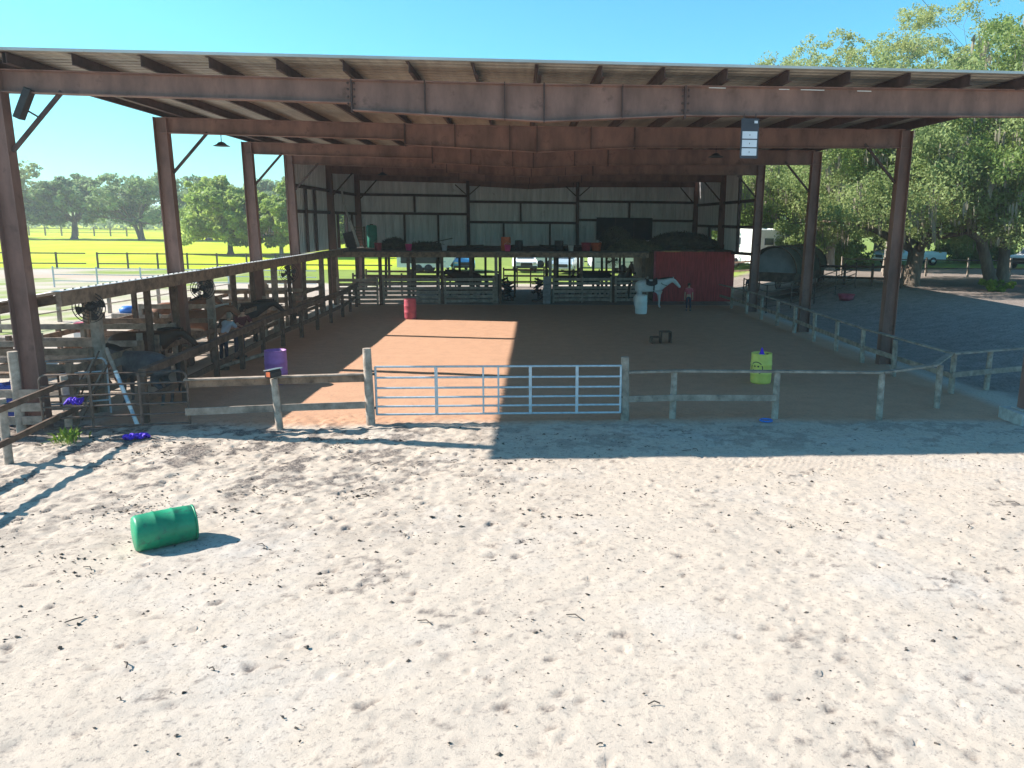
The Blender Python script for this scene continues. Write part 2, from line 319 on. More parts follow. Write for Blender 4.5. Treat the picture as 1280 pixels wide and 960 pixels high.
    ad = n.nodes.new('ShaderNodeAttribute'); ad.attribute_name = 'damp'; dsh = n.nodes.new('ShaderNodeMath'); dsh.operation = 'MULTIPLY'; L.new(ad.outputs['Fac'], dsh.inputs[0]); L.new(ramp(noise(22, 6, .8), [(.38, (.25,)*3), (.55, (1,)*3)]), dsh.inputs[1])
    sandc = mix(dsh.outputs[0], sandc, (.105, .088, .082))
    clayc = ramp(mid, [(.3, (.42, .25, .165)), (.7, (.52, .305, .20))]); clayc = mix(ramp(fine, [(.33, (1, 1, 1)), (.45, (0, 0, 0))]), clayc, (.22, .16, .13))
    grassc = ramp(noise(.9, 8, .7), [(.3, (.17, .21, .06)), (.6, (.22, .29, .05)), (.75, (.33, .32, .16))])
    pastc = ramp(noise(.12, 6, .7), [(.3, (.32, .42, .02)), (.55, (.43, .50, .02)), (.75, (.47, .50, .06))])
    dirtc = ramp(mid, [(.3, (.19, .15, .13)), (.6, (.28, .235, .21)), (.75, (.37, .32, .285))]); dirtc = mix(ramp(fine, [(.35, (1, 1, 1)), (.5, (0, 0, 0))]), dirtc, (.09, .07, .05))
    def sharp(f, nz=.5):
        q = n.nodes.new('ShaderNodeMath'); q.operation = 'MULTIPLY_ADD'; L.new(fine, q.inputs[0]); q.inputs[1].default_value = nz; q.inputs[2].default_value = -nz/2
        a2 = n.nodes.new('ShaderNodeMath'); a2.operation = 'ADD'; L.new(f, a2.inputs[0]); L.new(q.outputs[0], a2.inputs[1])
        r2 = n.nodes.new('ShaderNodeMapRange'); L.new(a2.outputs[0], r2.inputs[0]); r2.inputs[1].default_value = .25; r2.inputs[2].default_value = .75; return r2.outputs[0]
    c0 = mix(sep.outputs[0], sandc, clayc); c0 = mix(sharp(sep.outputs[2]), c0, dirtc)
    gcol = mix(at.outputs['Alpha'], grassc, pastc); c0 = mix(sharp(sep.outputs[1]), c0, gcol)
    L.new(c0, b.inputs['Base Color'])
    bu = n.nodes.new('ShaderNodeBump'); bu.inputs['Strength'].default_value = .55; bu.inputs['Distance'].default_value = .03; L.new(noise(9, 9, .78), bu.inputs['Height']); L.new(bu.outputs[0], b.inputs['Normal'])
    o = bpy.data.objects.new('ground', me); C.objects.link(o); me.materials.append(m); tag(o, kind='structure')
    return o
ground()

# ------------------------------------------------------------------ covered arena
YL = [16.96, 24.35, 31.6, 37.0, 44.3, 51.6]; YR = [16.96, 24.35, 31.8, 39.2, 46.3, 53.5]
XL, XR = -10.95, 10.75
barn = thing('covered_arena', 'big open steel riding arena roof on rust red columns with corrugated back wall', 'arena building')
ZT = 7.2
for i in range(6):
    yl, yr = YL[i], YR[i]
    for sx, x, y in ((-1, XL, yl), (1, XR, yr)):
        base = Vector((x, y, GZ(x, y)-.1)); top = Vector((x+(-.12 if sx < 0 else .12), y, 7.2))
        if sx > 0 and i > 0: base.x -= .0
        obj('column', MB().ibeam(base, top, .28, .42, .02, up=(1, 0, 0), h2=.36), 'steel', barn)
    # rafter: three pieces, deeper haunched middle
    def P(x, z): t = (x-XL)/(XR-XL); return Vector((x, yl+(yr-yl)*t, z))
    mb = MB()
    segs = [(-11.1, 7.19, .43, -4.2, 7.14, .46), (-4.2, 7.14, .60, -.35, 7.13, .74), (-.35, 7.13, .74, 2.55, 7.16, .60), (2.55, 7.16, .60, 11.0, 7.24, .55)]
    for a, za, ha, b_, zb, hb in segs:
        pa, pb = P(a, 0), P(b_, 0)
        d = (pb-pa).normalized(); nrm = Vector((-d.y, d.x, 0)); t = .022
        def slab(za0, za1, zb0, zb1, wd):
            vs = []
            for p, z0, z1 in ((pa, za0, za1), (pb, zb0, zb1)):
                vs += [p+nrm*(-wd/2)+Vector((0, 0, z0)), p+nrm*(wd/2)+Vector((0, 0, z0)), p+nrm*(wd/2)+Vector((0, 0, z1)), p+nrm*(-wd/2)+Vector((0, 0, z1))]
            mb.add(vs, [(0, 1, 2, 3), (7, 6, 5, 4), (0, 4, 5, 1), (1, 5, 6, 2), (2, 6, 7, 3), (3, 7, 4, 0)])
        slab(za-ha+t, za-t, zb-hb+t, zb-t, .016); slab(za-t, za, zb-t, zb, .22); slab(za-ha, za-ha+t, zb-hb, zb-hb+t, .22)
    raf = obj('rafter', mb, 'steel', barn)
    for a, h, wd, in ((-4.2, .64, .03), (-2.75, .66, .02), (-1.15, .73, .02), (-.35, .76, .03), (1.25, .66, .02), (2.55, .64, .035)):
        p = P(a, 0); obj('splice_plate', MB().box((p.x, p.y, 7.15-h/2), (wd, .226, h+.004)), 'steel_dark', raf)
    for sx, x, y in ((-1, XL, yl), (1, XR, yr)):
        if i == 0 and sx > 0: continue
        obj('knee_brace', MB().beam((x-sx*.1, y, 5.65), (x-sx*1.15, y, 6.8), .07, .07), 'steel_dark', barn)
px_ = [-11.05, -10.45] + [-.48+1.255*k for k in range(-8, 10)]
for x in px_:
    # z purlin with a lip
    a, b_ = Vector((x, 16.42, 7.30)), Vector((x, 53.0, 7.30))
    mb = MB(); mb.box((x, 34.7, 7.31), (.012, 36.6, .2)); mb.box((x+.03, 34.7, 7.212), (.07, 36.6, .01)); mb.box((x-.03, 34.7, 7.412), (.07, 36.6, .01))
    obj('purlin', mb, 'steel_dark', barn)
def corr(p0, du, dv, nu, h, n_w, pitch=.3, rise=.035):
    """ribbed sheet: p0 corner, du along ribs direction vector, dv across (length), n_w normal"""
    mb = MB(); Lr = dv.length; d = dv.normalized(); nn = int(Lr/pitch); vs = []
    prof = [(0, 0), (.62, 0), (.70, 1), (.92, 1), (1, 0)]
    seq = []
    for k in range(nn):
        for a, b_ in prof[:-1]: seq.append((k+a, b_))
    seq.append((nn, 0)); sc_ = Lr/nn
    for u in np.linspace(0, 1, nu):
        for a, b_ in seq: vs.append(p0+du*u+d*(a*sc_)+n_w*(b_*rise))
    w_ = len(seq); fs = [(i*w_+k, i*w_+k+1, (i+1)*w_+k+1, (i+1)*w_+k) for i in range(nu-1) for k in range(w_-1)]
    return mb.add(vs, fs)
# roof in sheets running across (ribs along x), slight gaps of daylight between bays
mb = corr(Vector((-11.78, 16.28, 7.425)), Vector((23.0, 0, 0)), Vector((.75, 37.0, 0)), 12, 0, Vector((0, 0, 1)), .3, .03)
obj('roof_sheet', mb, 'roof', barn)
obj('eave_trim', MB().box((-.28, 16.265, 7.45), (23.0, .02, .05)), 'galv', barn)
for x in (-4.26, -4.14, 2.49, 2.61):
    for z in (6.66, 6.8, 6.94, 7.06): obj('bolt', MB().lathe([(0, -.135), (.022, -.13), (.026, -.112)], (x, YL[0], z), 8, ax='Y'), 'steel_dark', barn)
for x, l in ((3.2, .35), (4.6, .22), (5.2, .5), (6.3, .3)): obj('scuff_strip', MB().box((x, YL[0]-.112, 7.12), (l, .003, .014)), 'white', barn)
# side and back walls
def wall(p0, p1, z0, z1, holes=()):
    """ribbed wall from p0 to p1 (xy), hole = (t0,t1,z0,z1) in metres along"""
    p0, p1 = Vector((*p0, 0)), Vector((*p1, 0)); d = p1-p0; L_ = d.length; u = d.normalized(); nrm = Vector((u.y, -u.x, 0)); mb = MB()
    cuts = sorted(set([0, L_]+[h for q in holes for h in q[:2]]))
    for a, b_ in zip(cuts[:-1], cuts[1:]):
        spans = [(z0, z1)]
        for q in holes:
            if a >= q[0]-1e-6 and b_ <= q[1]+1e-6: spans = [(z0, q[2]), (q[3], z1)]
        for s0, s1 in spans:
            if s1-s0 < .02: continue
            m_ = corr(p0+u*a+Vector((0, 0, s0)), Vector((0, 0, s1-s0)), u*(b_-a), 2, 0, nrm, .3, .03); mb.add(m_.v, m_.f)
    return mb
obj('side_wall', wall((-11.2, 36.9), (-11.2, 51.75), 2.75, 7.42, [(9.3, 11.4, 2.75, 4.65)]), 'wallm', barn)
obj('side_wall', wall((10.98, 42.9), (10.98, 53.6), 2.75, 7.42, [(4.2, 6.5, 2.75, 3.9)]), 'wallm', barn)
def YB(x): return 51.75+(x+11.2)/22.18*1.85
obj('back_wall', wall((-11.2, YB(-11.2)), (10.98, YB(10.98)), 2.6, 7.42), 'wallm', barn)
def girt(a, b_, h=.16, wd=.07, name='girt'): return obj(name, MB().beam(a, b_, wd, h), 'steel_dark', barn)
def bx(x, z, off=.14): return (x, YB(x)-off, z)
for x0, x1, zs in ((-10.9, -4.3, (5.9, 4.76)), (-4.1, 2.75, (5.55, 4.27)), (2.95, 10.7, (5.67, 4.47))):
    for z in zs: girt(bx(x0, z), bx(x1, z))
for x in (-4.2, 2.85): girt(bx(x, 2.7, .16), bx(x, 7.2, .16), .2, .2, 'wall_post')
for x, z0, z1 in ((-7.55, 4.85, 5.82), (-8.2, 2.8, 4.68), (-6.1, 2.8, 4.68), (-.85, 4.35, 5.47), (-1.95, 2.8, 4.19), (1.05, 2.8, 4.19), (6.3, 4.55, 5.6)):
    girt(bx(x, z0, .13), bx(x, z1, .13), .15, .12, 'stud')
for x, s, z in ((-4.2, -1, 5.9), (2.85, 1, 5.9), (-4.2, 1, 5.9), (2.85, -1, 5.9)): girt(bx(x+s*.12, z+.1, .3), bx(x+s*.8, 6.6, .3), .06, .06, 'wall_brace')
for z in (5.87, 4.72): girt((-11.08, 37.2, z), (-11.08, 51.3, z))
for y in (39.5, 41.2, 46.1, 48.35, 49.9): girt((-11.06, y, 2.8), (-11.06, y, 4.65 if y > 45 else 5.8), .14, .12, 'stud')
for z in (5.5, 4.17): girt((10.86, 39.3, z), (10.86, 53.2, z))
for y in (42.85, 47.0, 49.5): girt((10.85, y, 2.8), (10.85, y, 7.15 if y < 43 else 4.1), .16, .12, 'stud')
girt((10.86, 39.3, 2.85), (10.86, 44.0, 2.75))
obj('base_block', MB().box((10.75, 16.9, .1), (.95, .9, .34)).box((10.75, 16.9, .285), (.6, .55, .04)), 'conc', barn, .02)

# ------------------------------------------------------------------ loft over the stalls
loft = thing('hay_loft', 'timber loft deck over the back stalls below the corrugated wall', 'loft')
FY = lambda x: 42.0+(x+10.8)*.115       # front edge line
mb = MB(); mb.add([(-10.75, FY(-10.75)-.05, 2.72), (6.2, FY(6.2)-.05, 2.72), (6.2, YB(6.2)-.25, 2.72), (-10.75, YB(-10.75)-.25, 2.72), (-10.75, FY(-10.75)-.05, 2.78), (6.2, FY(6.2)-.05, 2.78), (6.2, YB(6.2)-.25, 2.78), (-10.75, YB(-10.75)-.25, 2.78)],
       [(0, 3, 2, 1), (4, 5, 6, 7), (0, 1, 5, 4), (1, 2, 6, 5), (2, 3, 7, 6), (3, 0, 4, 7)])
obj('deck', mb, 'plank', loft)
obj('front_beam', MB().beam((-10.75, FY(-10.75), 2.58), (6.2, FY(6.2), 2.58), .09, .27), 'woodbrown', loft)
obj('back_beam', MB().beam((-10.7, YB(-10.7)-.4, 2.58), (6.2, YB(6.2)-.4, 2.58), .09, .27), 'wooddark', loft)
for k in range(18):
    x = -10.5+k*.97; obj('joist', MB().beam((x, FY(x)+.1, 2.63), (x, YB(x)-.5, 2.63), .05, .17), 'wooddark', loft)
fpx = [-10.45, -9.3, -8.15, -6.72, -5.0, -3.5, -2.17, -1.95, .74, 1.0, 2.45, 4.22, 5.9]
for x in fpx: obj('post', MB().beam((x, FY(x)-.08, -.05), (x, FY(x)-.08, 2.45), .16, .16), 'wooddark' if x not in (-2.17, .74) else 'wood', loft)
for x in (-9.9, -8.6, -7.1, -5.6, -4.4, -2.9, -1.2, 1.3, 2.0, 3.4, 3.9, 5.2): obj('post', MB().beam((x, 46.8+random.uniform(-.5, .5), -.05), (x, 46.9, 2.54), .13, .13), 'blackwood', loft)
for x in (-9.2, -7.6, -6.2, -3.9, -2.2, .8, 2.9, 4.8, 5.7): obj('post', MB().beam((x, YB(x)-.4, -.05), (x, YB(x)-.4, 2.44), .14, .14), 'blackwood', loft)

room = thing('tack_room', 'red painted wooden room under the loft in the far right corner', 'tack room')
x0, x1 = 6.6, 11.1
mb = MB()
for k in range(15):
    a = x0+(x1-x0)*k/15; b_ = x0+(x1-x0)*(k+1)/15-.003; y = 44.35+.006*(k % 2)
    mb.box(((a+b_)/2, y, 1.38), (b_-a, .03, 2.8))
obj('front_wall', mb, 'red', room)
obj('gap_backing', MB().box(((x0+x1)/2, 44.42, 1.38), (x1-x0, .04, 2.78)), 'wooddark', room)  # backing added to stop light showing through the board gaps
obj('side_wall', MB().box((x0-.02, 48.4, 1.38), (.05, 8.1, 2.8)), 'wooddark', room)
obj('side_wall', MB().box((x1+.02, 48.4, 1.38), (.05, 8.1, 2.8)), 'red', room)
obj('roof', MB().box(((x0+x1)/2, 48.45, 2.83), (x1-x0+.3, 8.5, .08)), 'wooddark', room)
obj('corner_trim', MB().box((x0+.02, 44.31, 1.38), (.1, .05, 2.8)), 'pinkb', room)
# stall fronts under the loft, one per bay
def stall(x0, x1, label, gate=False, n=6, yo=-.18):
    t = thing('stall_fence', label, 'stall fence', (x0, FY(x0)+yo, 0), math.atan(.115), 'board stall fronts under the loft'); w_ = (x1-x0)*1.006
    for k in range(n): obj('board', MB().box((w_/2, random.uniform(-.01, .01), .16+k*.225+random.uniform(-.01, .01)), (w_, .03, .15), ry=random.uniform(-.006, .006)), 'wood', t)
    for a in ((.06, w_-.06) if not gate else (.06, w_*.5, w_-.06)): obj('upright', MB().box((a, -.035, .72), (.1, .035, 1.42)), 'wood', t)
    return t
stall(-10.35, -8.25, 'board stall front under the loft, farthest left against the side fence')
stall(-8.05, -5.1, 'board stall front second from left, white horse trailer behind it')
stall(-4.9, -2.25, 'board stall front directly left of the open centre aisle')
stall(.85, 4.14, 'board stall front directly right of the grey block pillar', True)
stall(4.3, 6.2, 'board stall front behind the white horse beside the red room')
def backrail(x0, x1, y, label):
    t = thing('stall_rail_fence', label, 'stall fence', (0, 0, 0), 0, 'rail fences behind the stalls')
    for z in (.35, .75, 1.15): obj('rail', MB().beam((x0, y, z), (x1, y, z), .04, .12), 'wooddark', t)
    for x in np.linspace(x0, x1, 4): obj('post', MB().beam((x, y+.06, -.05), (x, y+.06, 1.3), .09, .09), 'blackwood', t)
backrail(-10.6, -2.2, 47.2, 'dark rails dividing the left stalls halfway back under the loft')
backrail(.9, 6.0, 47.6, 'dark rails dividing the right stalls halfway back under the loft')
backrail(-10.6, -2.2, 51.2, 'dark rails closing the left stalls at the bright back opening')
backrail(-2.0, .7, 53.6, 'thin dark rails closing the far end of the centre aisle')
backrail(.9, 6.0, 52.3, 'dark rails closing the right stalls at the bright back opening')
pl = thing('block_pillar', 'stacked grey concrete block pillar right of the centre aisle', 'pillar', (.55, 42.95, 0))
for k in range(7): obj('block', MB().box((random.uniform(-.02, .02), 0, .1+k*.21), (.4, .4, .195), rz=random.uniform(-.06, .06)), 'brick', pl, .01)

# ------------------------------------------------------------------ left lean-to with tie stalls
lt = thing('lean_to', 'low lean-to roof edge with heavy timber header along the left side of the arena', 'lean-to roof')
XI = lambda y: -10.28+(y-16.9)*.011
y0, y1 = 16.95, 43.2
hdr = MB().beam((XI(y0), y0, 2.72), (XI(y1), y1, 2.72), .10, .30); obj('header', hdr, 'woodbrown', lt)
obj('header_cap', MB().beam((XI(y0)-.01, y0-.05, 2.885), (XI(y1)-.01, y1, 2.885), .20, .012), 'galv', lt)
mb = corr(Vector((XI(y0), y0, 2.89)), Vector((-3.55, 0, -.66)), Vector((.28, y1-y0, 0)), 2, 0, Vector((0, 0, 1)), .3, .02); obj('roof_sheet', mb, 'galv', lt)
obj('outer_beam', MB().beam((-13.75, y0, 2.1), (-13.5, y1, 2.1), .08, .2), 'woodbrown', lt)
for k in range(12):
    y = y0+.3+k*2.3; obj('roof_joist', MB().beam((XI(y)-.1, y, 2.72), (-13.7, y, 2.08), .05, .14), 'wooddark', lt)
posts_y = [18.5, 21.3, 22.9, 25.0, 27.4, 29.2, 31.2, 33.6, 35.8, 38.2, 40.3]
for k, y in enumerate(posts_y):
    x = XI(y)-.12-(.0 if k % 3 == 0 else .15)
    obj('post', MB().beam((x, y, -.05), (x, y, 2.6), .19 if k % 3 == 0 else .13, .19 if k % 3 == 0 else .13), 'wood' if k % 3 == 0 else 'wooddark', lt)
for k in range(9):
    y = 18.2+k*3.0; obj('post', MB().beam((-13.6, y, -.05), (-13.6, y, 2.05), .13, .13), 'wooddark' if k % 2 else 'woodbrown', lt)
seg = thing('header_rail', 'lower sloping timber header left of the front left column', 'timber beam')
obj('timber', MB().beam((-13.05, 21.6, 2.25), (-13.4, 17.0, 2.30), .1, .26), 'woodbrown', seg); obj('cap', MB().beam((-13.05, 21.6, 2.39), (-13.4, 17.0, 2.44), .2, .012), 'galv', seg)
obj('post', MB().beam((-13.4, 17.2, -.05), (-13.4, 17.2, 2.17), .16, .16), 'wood', seg)
def boards(name, label, cat, a, b_, zs, h=.15, th=.035, m='wood', posts=2, pz=1.4, pm=None, group=None, pw=.11, ends=True):
    t = thing(name, label, cat, (0, 0, 0), 0, group); a, b_ = Vector(a), Vector(b_)
    ga, gb = GZ(a.x, a.y), GZ(b_.x, b_.y); side = Vector(((b_-a).y, -(b_-a).x, 0)).normalized()*(pw/2+th/2)
    for z in zs: obj('rail', MB().beam(a+side+Vector((0, 0, ga+z+random.uniform(-.015, .015))), b_+side+Vector((0, 0, gb+z+random.uniform(-.015, .015))), th, h), m, t)
    for k in range(posts):
        f = k/(posts-1) if posts > 1 else .5; p = a.lerp(b_, f); g = GZ(p.x, p.y)
        obj('post', MB().tube([(p.x, p.y, g-.1), (p.x+random.uniform(-.02, .02), p.y, g+pz)], pw/2, 8) if pm == 'woodpost' else MB().beam((p.x, p.y, g-.1), (p.x, p.y, g+pz), pw, pw), pm or m, t)
    return t
tied = 'board dividers of the left tie stalls'
names = ['nearest divider, beside the leaning striped pole', 'divider behind the grey horse', 'third divider from the front, under the round fan', 'right behind the brown and white horse', 'divider next to the person in the pale shirt', 'divider behind the black horse', 'middle one of the far half', 'second last divider of the row', 'last divider, nearest the loft corner']
for k, y in enumerate([18.25, 20.6, 22.6, 25.3, 27.8, 30.6, 33.4, 36.2, 39.0]):
    boards('stall_divider', 'grey board rails between tie stalls, '+names[k], 'stall divider', (-15.3 if k < 3 else -13.7, y, 0), (-10.5, y+.1, 0), (.45, .85, 1.25) if k % 2 else (.6, 1.05, 1.42), .15, .04, 'wood' if k % 3 else 'woodbrown', 3, 1.5, None, tied)
boards('stall_divider', 'long outer board fence along the sunny side of the tie stalls', 'stall fence', (-14.6, 17.6, 0), (-13.8, 41.5, 0), (.5, 1.0), .15, .04, 'woodbrown', 12, 1.25)
# inner arena fence, left
t = thing('arena_side_fence', 'dark brown heavy top rail fence along the left edge of the arena floor', 'fence')
ip = [(-8.93, 17.3), (-9.0, 22.0), (-9.14, 27.0), (-9.0, 32.0), (-8.92, 37.0), (-9.2, 41.3)]
for (a, b_), (c, d) in zip(ip[:-1], ip[1:]):
    obj('top_rail', MB().beam((a, b_, 1.12), (c, d, 1.12), .16, .16), 'wooddark', t)
    obj('lower_rail', MB().beam((a-.02, b_, .5), (c-.02, d, .5), .05, .14), 'wooddark', t)
for k in range(12):
    y = 17.3+k*2.15; x = np.interp(y, [p[1] for p in ip], [p[0] for p in ip]); obj('post', MB().beam((x, y, -.1), (x, y, 1.05), .12, .12), 'wooddark', t)

# ------------------------------------------------------------------ front fence, gate, right fence
def rail_fence(name, label, pts, top=1.1, low=.5, post_pts=None, topw=.15, m='wood', pm='woodpost', pr=.075, lowm=None, skip_low=()):
    t = thing(name, label, 'fence')
    for k, (a, b_) in enumerate(zip(pts[:-1], pts[1:])):
        ga, gb = GZ(*a), GZ(*b_)
        obj('top_rail', MB().beam((a[0], a[1], ga+top), (b_[0], b_[1], gb+top-.004), topw, .045), m, t)
        if k not in skip_low: obj('lower_rail', MB().beam((a[0], a[1]-.09, ga+low), (b_[0], b_[1]-.09, gb+low), .035, .14), lowm or m, t)
    for (x, y) in (post_pts or pts):
        g = GZ(x, y); obj('post', MB().tube([(x, y, g-.1), (x+random.uniform(-.02, .02), y, g+top-.03)], [pr*1.05, pr*.95], 10), pm, t)
    return t
rail_fence('front_rail_fence', 'grey two rail fence on round posts curving round the front right corner of the arena', [(1.46, 17.31), (2.61, 17.45), (4.96, 17.36), (7.35, 17.2), (9.05, 18.1), (10.3, 19.7)], post_pts=[(2.61, 17.45), (4.96, 17.36), (7.35, 17.2), (9.3, 18.3)], skip_low=(2, 3, 4))
t = rail_fence('side_rail_fence', 'long grey two rail fence running back along the right edge of the arena floor', [(10.45, 19.85), (10.15, 24.5), (10.25, 29.5), (10.35, 34.0), (10.25, 38.5), (9.9, 42.5)], post_pts=[(10.57, 19.95), (10.1, 22.3), (10.15, 24.6), (10.2, 26.9), (10.25, 29.2), (10.28, 31.5), (10.3, 33.8), (10.3, 36.1), (10.25, 38.4), (10.1, 40.7)])
rail_fence('corner_rail_fence', 'short rail fence between the arena corner and the front right column', [(10.4, 19.75), (12.6, 20.55), (14.6, 20.7)], post_pts=[(11.75, 20.3), (14.2, 20.7)], low=.55)
t = thing('front_board_fence', 'two rail board fence between the brown pipe gate and the silver gate', 'fence')
pp = [(-7.75, 16.55), (-5.98, 16.85), (-4.2, 17.1)]
for (a, b_), (c, d) in zip(pp[:-1], pp[1:]):
    obj('top_rail', MB().beam((a, b_+.02, 1.02), (c, d+.02, 1.02), .05, .15), 'woodbrown', t); obj('lower_rail', MB().beam((a, b_-.07, .45), (c, d-.07, .45), .04, .15), 'wood', t)
obj('top_cap', MB().beam((-7.75, 16.55, 1.115), (-4.2, 17.12, 1.115), .15, .03), 'wood', t)
obj('post', MB().tube([(-5.95, 16.78, -.1), (-6.0, 16.72, 1.1)], .075, 10), 'woodpost', t)
for (x, y, h, l) in ((-4.1, 17.08, 1.68, 'weathered timber gate post left of the silver gate'), (1.5, 17.28, 1.45, 'darker timber gate post right of the silver gate')):
    mb = MB().tube([(x, y, -.1), (x-.02, y, h*.6), (x-.03, y, h)], [.10, .095, .09], 12); o = obj('gate_post', mb, 'woodpost' if x < 0 else 'wood'); tag(o, l, 'gate post', 'timber gate posts')
g = thing('tube_gate', 'wide silver tube gate closed across the front of the arena', 'gate', (-3.98, 17.16, 0), .012)
W_ = 5.36
for z in (.2, .38, .58, .79, 1.02, 1.26): obj('rail', MB().tube([(0, 0, z), (W_, 0, z)], .024, 8), 'alu', g)
for x in (0.0, W_): obj('end_tube', MB().tube([(x, 0, .19), (x, 0, 1.27)], .026, 8), 'alu', g)
for x, w_ in ((1.3, .07), (2.32, .04), (2.65, .04), (3.35, .065), (4.38, .065)): obj('upright', MB().box((x, -.03, .73), (w_, .012, 1.08)), 'alu', g)
for z in (.35, 1.1): obj('hinge', MB().box((-.06, 0, z), (.1, .03, .05)), 'pipe', g)
obj('latch', MB().box((W_+.05, 0, .55), (.1, .03, .04)), 'pipe', g)
# pipe gate, left
def pipegate(name, label, a, b_, zs, h0, h1, m, r=.022, ups=2, cat='gate'):
    a, b_ = Vector(a), Vector(b_); g = thing(name, label, cat, a, math.atan2((b_-a).y, (b_-a).x)); L_ = (b_-a).length
    rc = .13; pts = [(0, 0, h0), (0, 0, h1-rc)]+[(rc-rc*math.cos(q), 0, h1-rc+rc*math.sin(q)) for q in np.linspace(.2, PI/2, 4)]+[(L_-rc+rc*math.sin(q), 0, h1-rc+rc*math.cos(q)) for q in np.linspace(0, PI/2-.2, 4)]+[(L_, 0, h1-rc), (L_, 0, h0)]
    obj('frame', MB().tube(pts, r*1.15, 8), m, g)
    for z in zs: obj('rail', MB().tube([(0, 0, z), (L_, 0, z)], r, 6), m, g)
    for k in range(ups): x = L_*(k+1)/(ups+1); obj('upright', MB().box((x, -.02, (h0+h1)/2), (.05, .012, h1-h0-.02)), m, g)
    return g
pipegate('pipe_gate', 'rusty brown pipe gate with rounded corners in front of the tie stalls', (-10.35, 16.1, 0), (-7.7, 16.55, 0), (.2, .42, .64, .86, 1.07), .18, 1.3, 'pipe')
pipegate('tube_gate', 'white tube gate standing behind the front left column', (-11.25, 17.3, 0), (-9.95, 17.9, 0), (.4, .75, 1.05), .1, 1.35, 'alu', .018, 0, 'gate')
t = thing('corner_board_fence', 'dark board fence running forward from the front left column', 'fence')
for z in (1.06, .45): obj('rail', MB().beam((-10.12, 17.05, z), (-9.95, 14.45, z), .05, .11), 'wooddark', t); obj('rail', MB().beam((-9.95, 14.45, z), (-9.8, 11.0, z), .05, .11), 'wooddark', t)
for x, y in ((-10.05, 14.45), (-9.9, 12.1), (-10.15, 16.6)): obj('post', MB().tube([(x, y, -.1), (x, y, 1.2)], .075, 10), 'woodpost', t)
t = thing('plank_stack', 'pale grey planks fixed across posts at the left picture edge', 'planks')
for z in (.35, .62, .9): obj('plank', MB().box((-11.6, 16.2, z), (2.4, .04, .17), rz=.06), 'wood', t)
for x in (-12.5, -10.9): obj('post', MB().tube([(x, 16.28, -.1), (x, 16.28, 1.75)], .09, 10), 'woodpost', t)

# mailbox on post
mbx = thing('mailbox', 'black mailbox with pale lid on top of the fence post by the purple barrel', 'mailbox', (-6.0, 16.7, 1.14), -.5, None, .62)
obj('body', MB().prism([(-.12, 0), (.12, 0), (.12, .16), (.07, .24), (-.07, .24), (-.12, .16)], -.24, .24), 'black', mbx, .01)
obj('lid', MB().box((0, 0, .262), (.3, .56, .025), ry=-.15), 'chrome', mbx)
obj('door', MB().box((.03, -.25, .12), (.17, .02, .17)), 'orange', mbx)

# ------------------------------------------------------------------ barrels
def barrel(label, m, loc, rz=0, lying=False, lid=True, h=.88, r=.29, scale=1):
    t = thing('barrel', label, 'barrel', loc, rz, 'plastic barrels in and around the arena')
    pr = [(0, .0), (r*.90, 0), (r*.97, .03), (r*.985, .1), (r, h*.31), (r*1.03, h*.33), (r*1.03, h*.35), (r, h*.37), (r, h*.62), (r*1.03, h*.64), (r*1.03, h*.66), (r, h*.68), (r*.985, h-.1), (r*.97, h-.03), (r*.92, h), (r*.86, h), (r*.86, h-.03), (0, h-.03)]
    o = obj('shell', MB().lathe(pr, n=36), m, t); 
    b1 = obj('rim', MB().lathe([(r*.93, h-.012), (r*.985, h-.012), (r*.985, h+.012), (r*.93, h+.012), (r*.93, h-.012)], n=36), m, t)
    b2 = obj('bung', MB().lathe([(0, h-.005), (.03, h-.005), (.035, h-.03)], (.16, 0, 0), 12), 'black', t)
    if lying:
        for q in (o, b1, b2): q.matrix_local = Matrix.Translation((0, 0, r)) @ Matrix.Rotation(PI/2, 4, 'Y')
    return t
barrel('green plastic barrel lying on its side on the pale sand', 'green', (-6.0, 10.42, -.02), math.atan2(.42, .62), True, h=.74, r=.25)
b = barrel('purple barrel standing behind the front board fence', 'purple', (-7.43, 21.6, 0), 0, h=.9)
b = barrel('yellow barrel with a smiling face and a purple cone on top', 'yellow', (5.86, 21.45, 0), h=.83)
cone = obj('marker_cone', MB().lathe([(.10, .80), (.07, .82), (.015, .99), (0, .995)], n=16), 'violet', b)
# smile decal: ring, eyes, mouth on the camera facing side, turned left
fa_ = bpy.data.objects.new('smile', None)
mb = MB(); A0 = -PI/2-.75
def onb(u, v, rr=.2935): a = A0+u/.29; return (rr*math.cos(a), rr*math.sin(a), .45+v)
def ringp(cu, cv, R, wd, a0=0, a1=2*PI, n=26):
    vs = []; 
    for k in range(n+1):
        a = a0+(a1-a0)*k/n
        for q in (R-wd, R+wd): vs.append(onb(cu+q*math.cos(a), cv+q*math.sin(a)))
    mb.add(vs, [(2*k, 2*k+1, 2*k+3, 2*k+2) for k in range(n)])
ringp(0, 0, .17, .012); ringp(0, 0, .10, .012, PI*1.12, PI*1.88); ringp(-.05, .05, .012, .011); ringp(.05, .05, .012, .011)
obj('smiling_face', mb, 'black', b)
barrel('small faded red barrel standing in the shade at the back left of the arena', 'pinkb', (-5.8, 36.0, 0), h=.9, r=.27)
barrel('white barrel standing in front of the white horse', 'white', (4.98, 38.2, 0), h=.9)

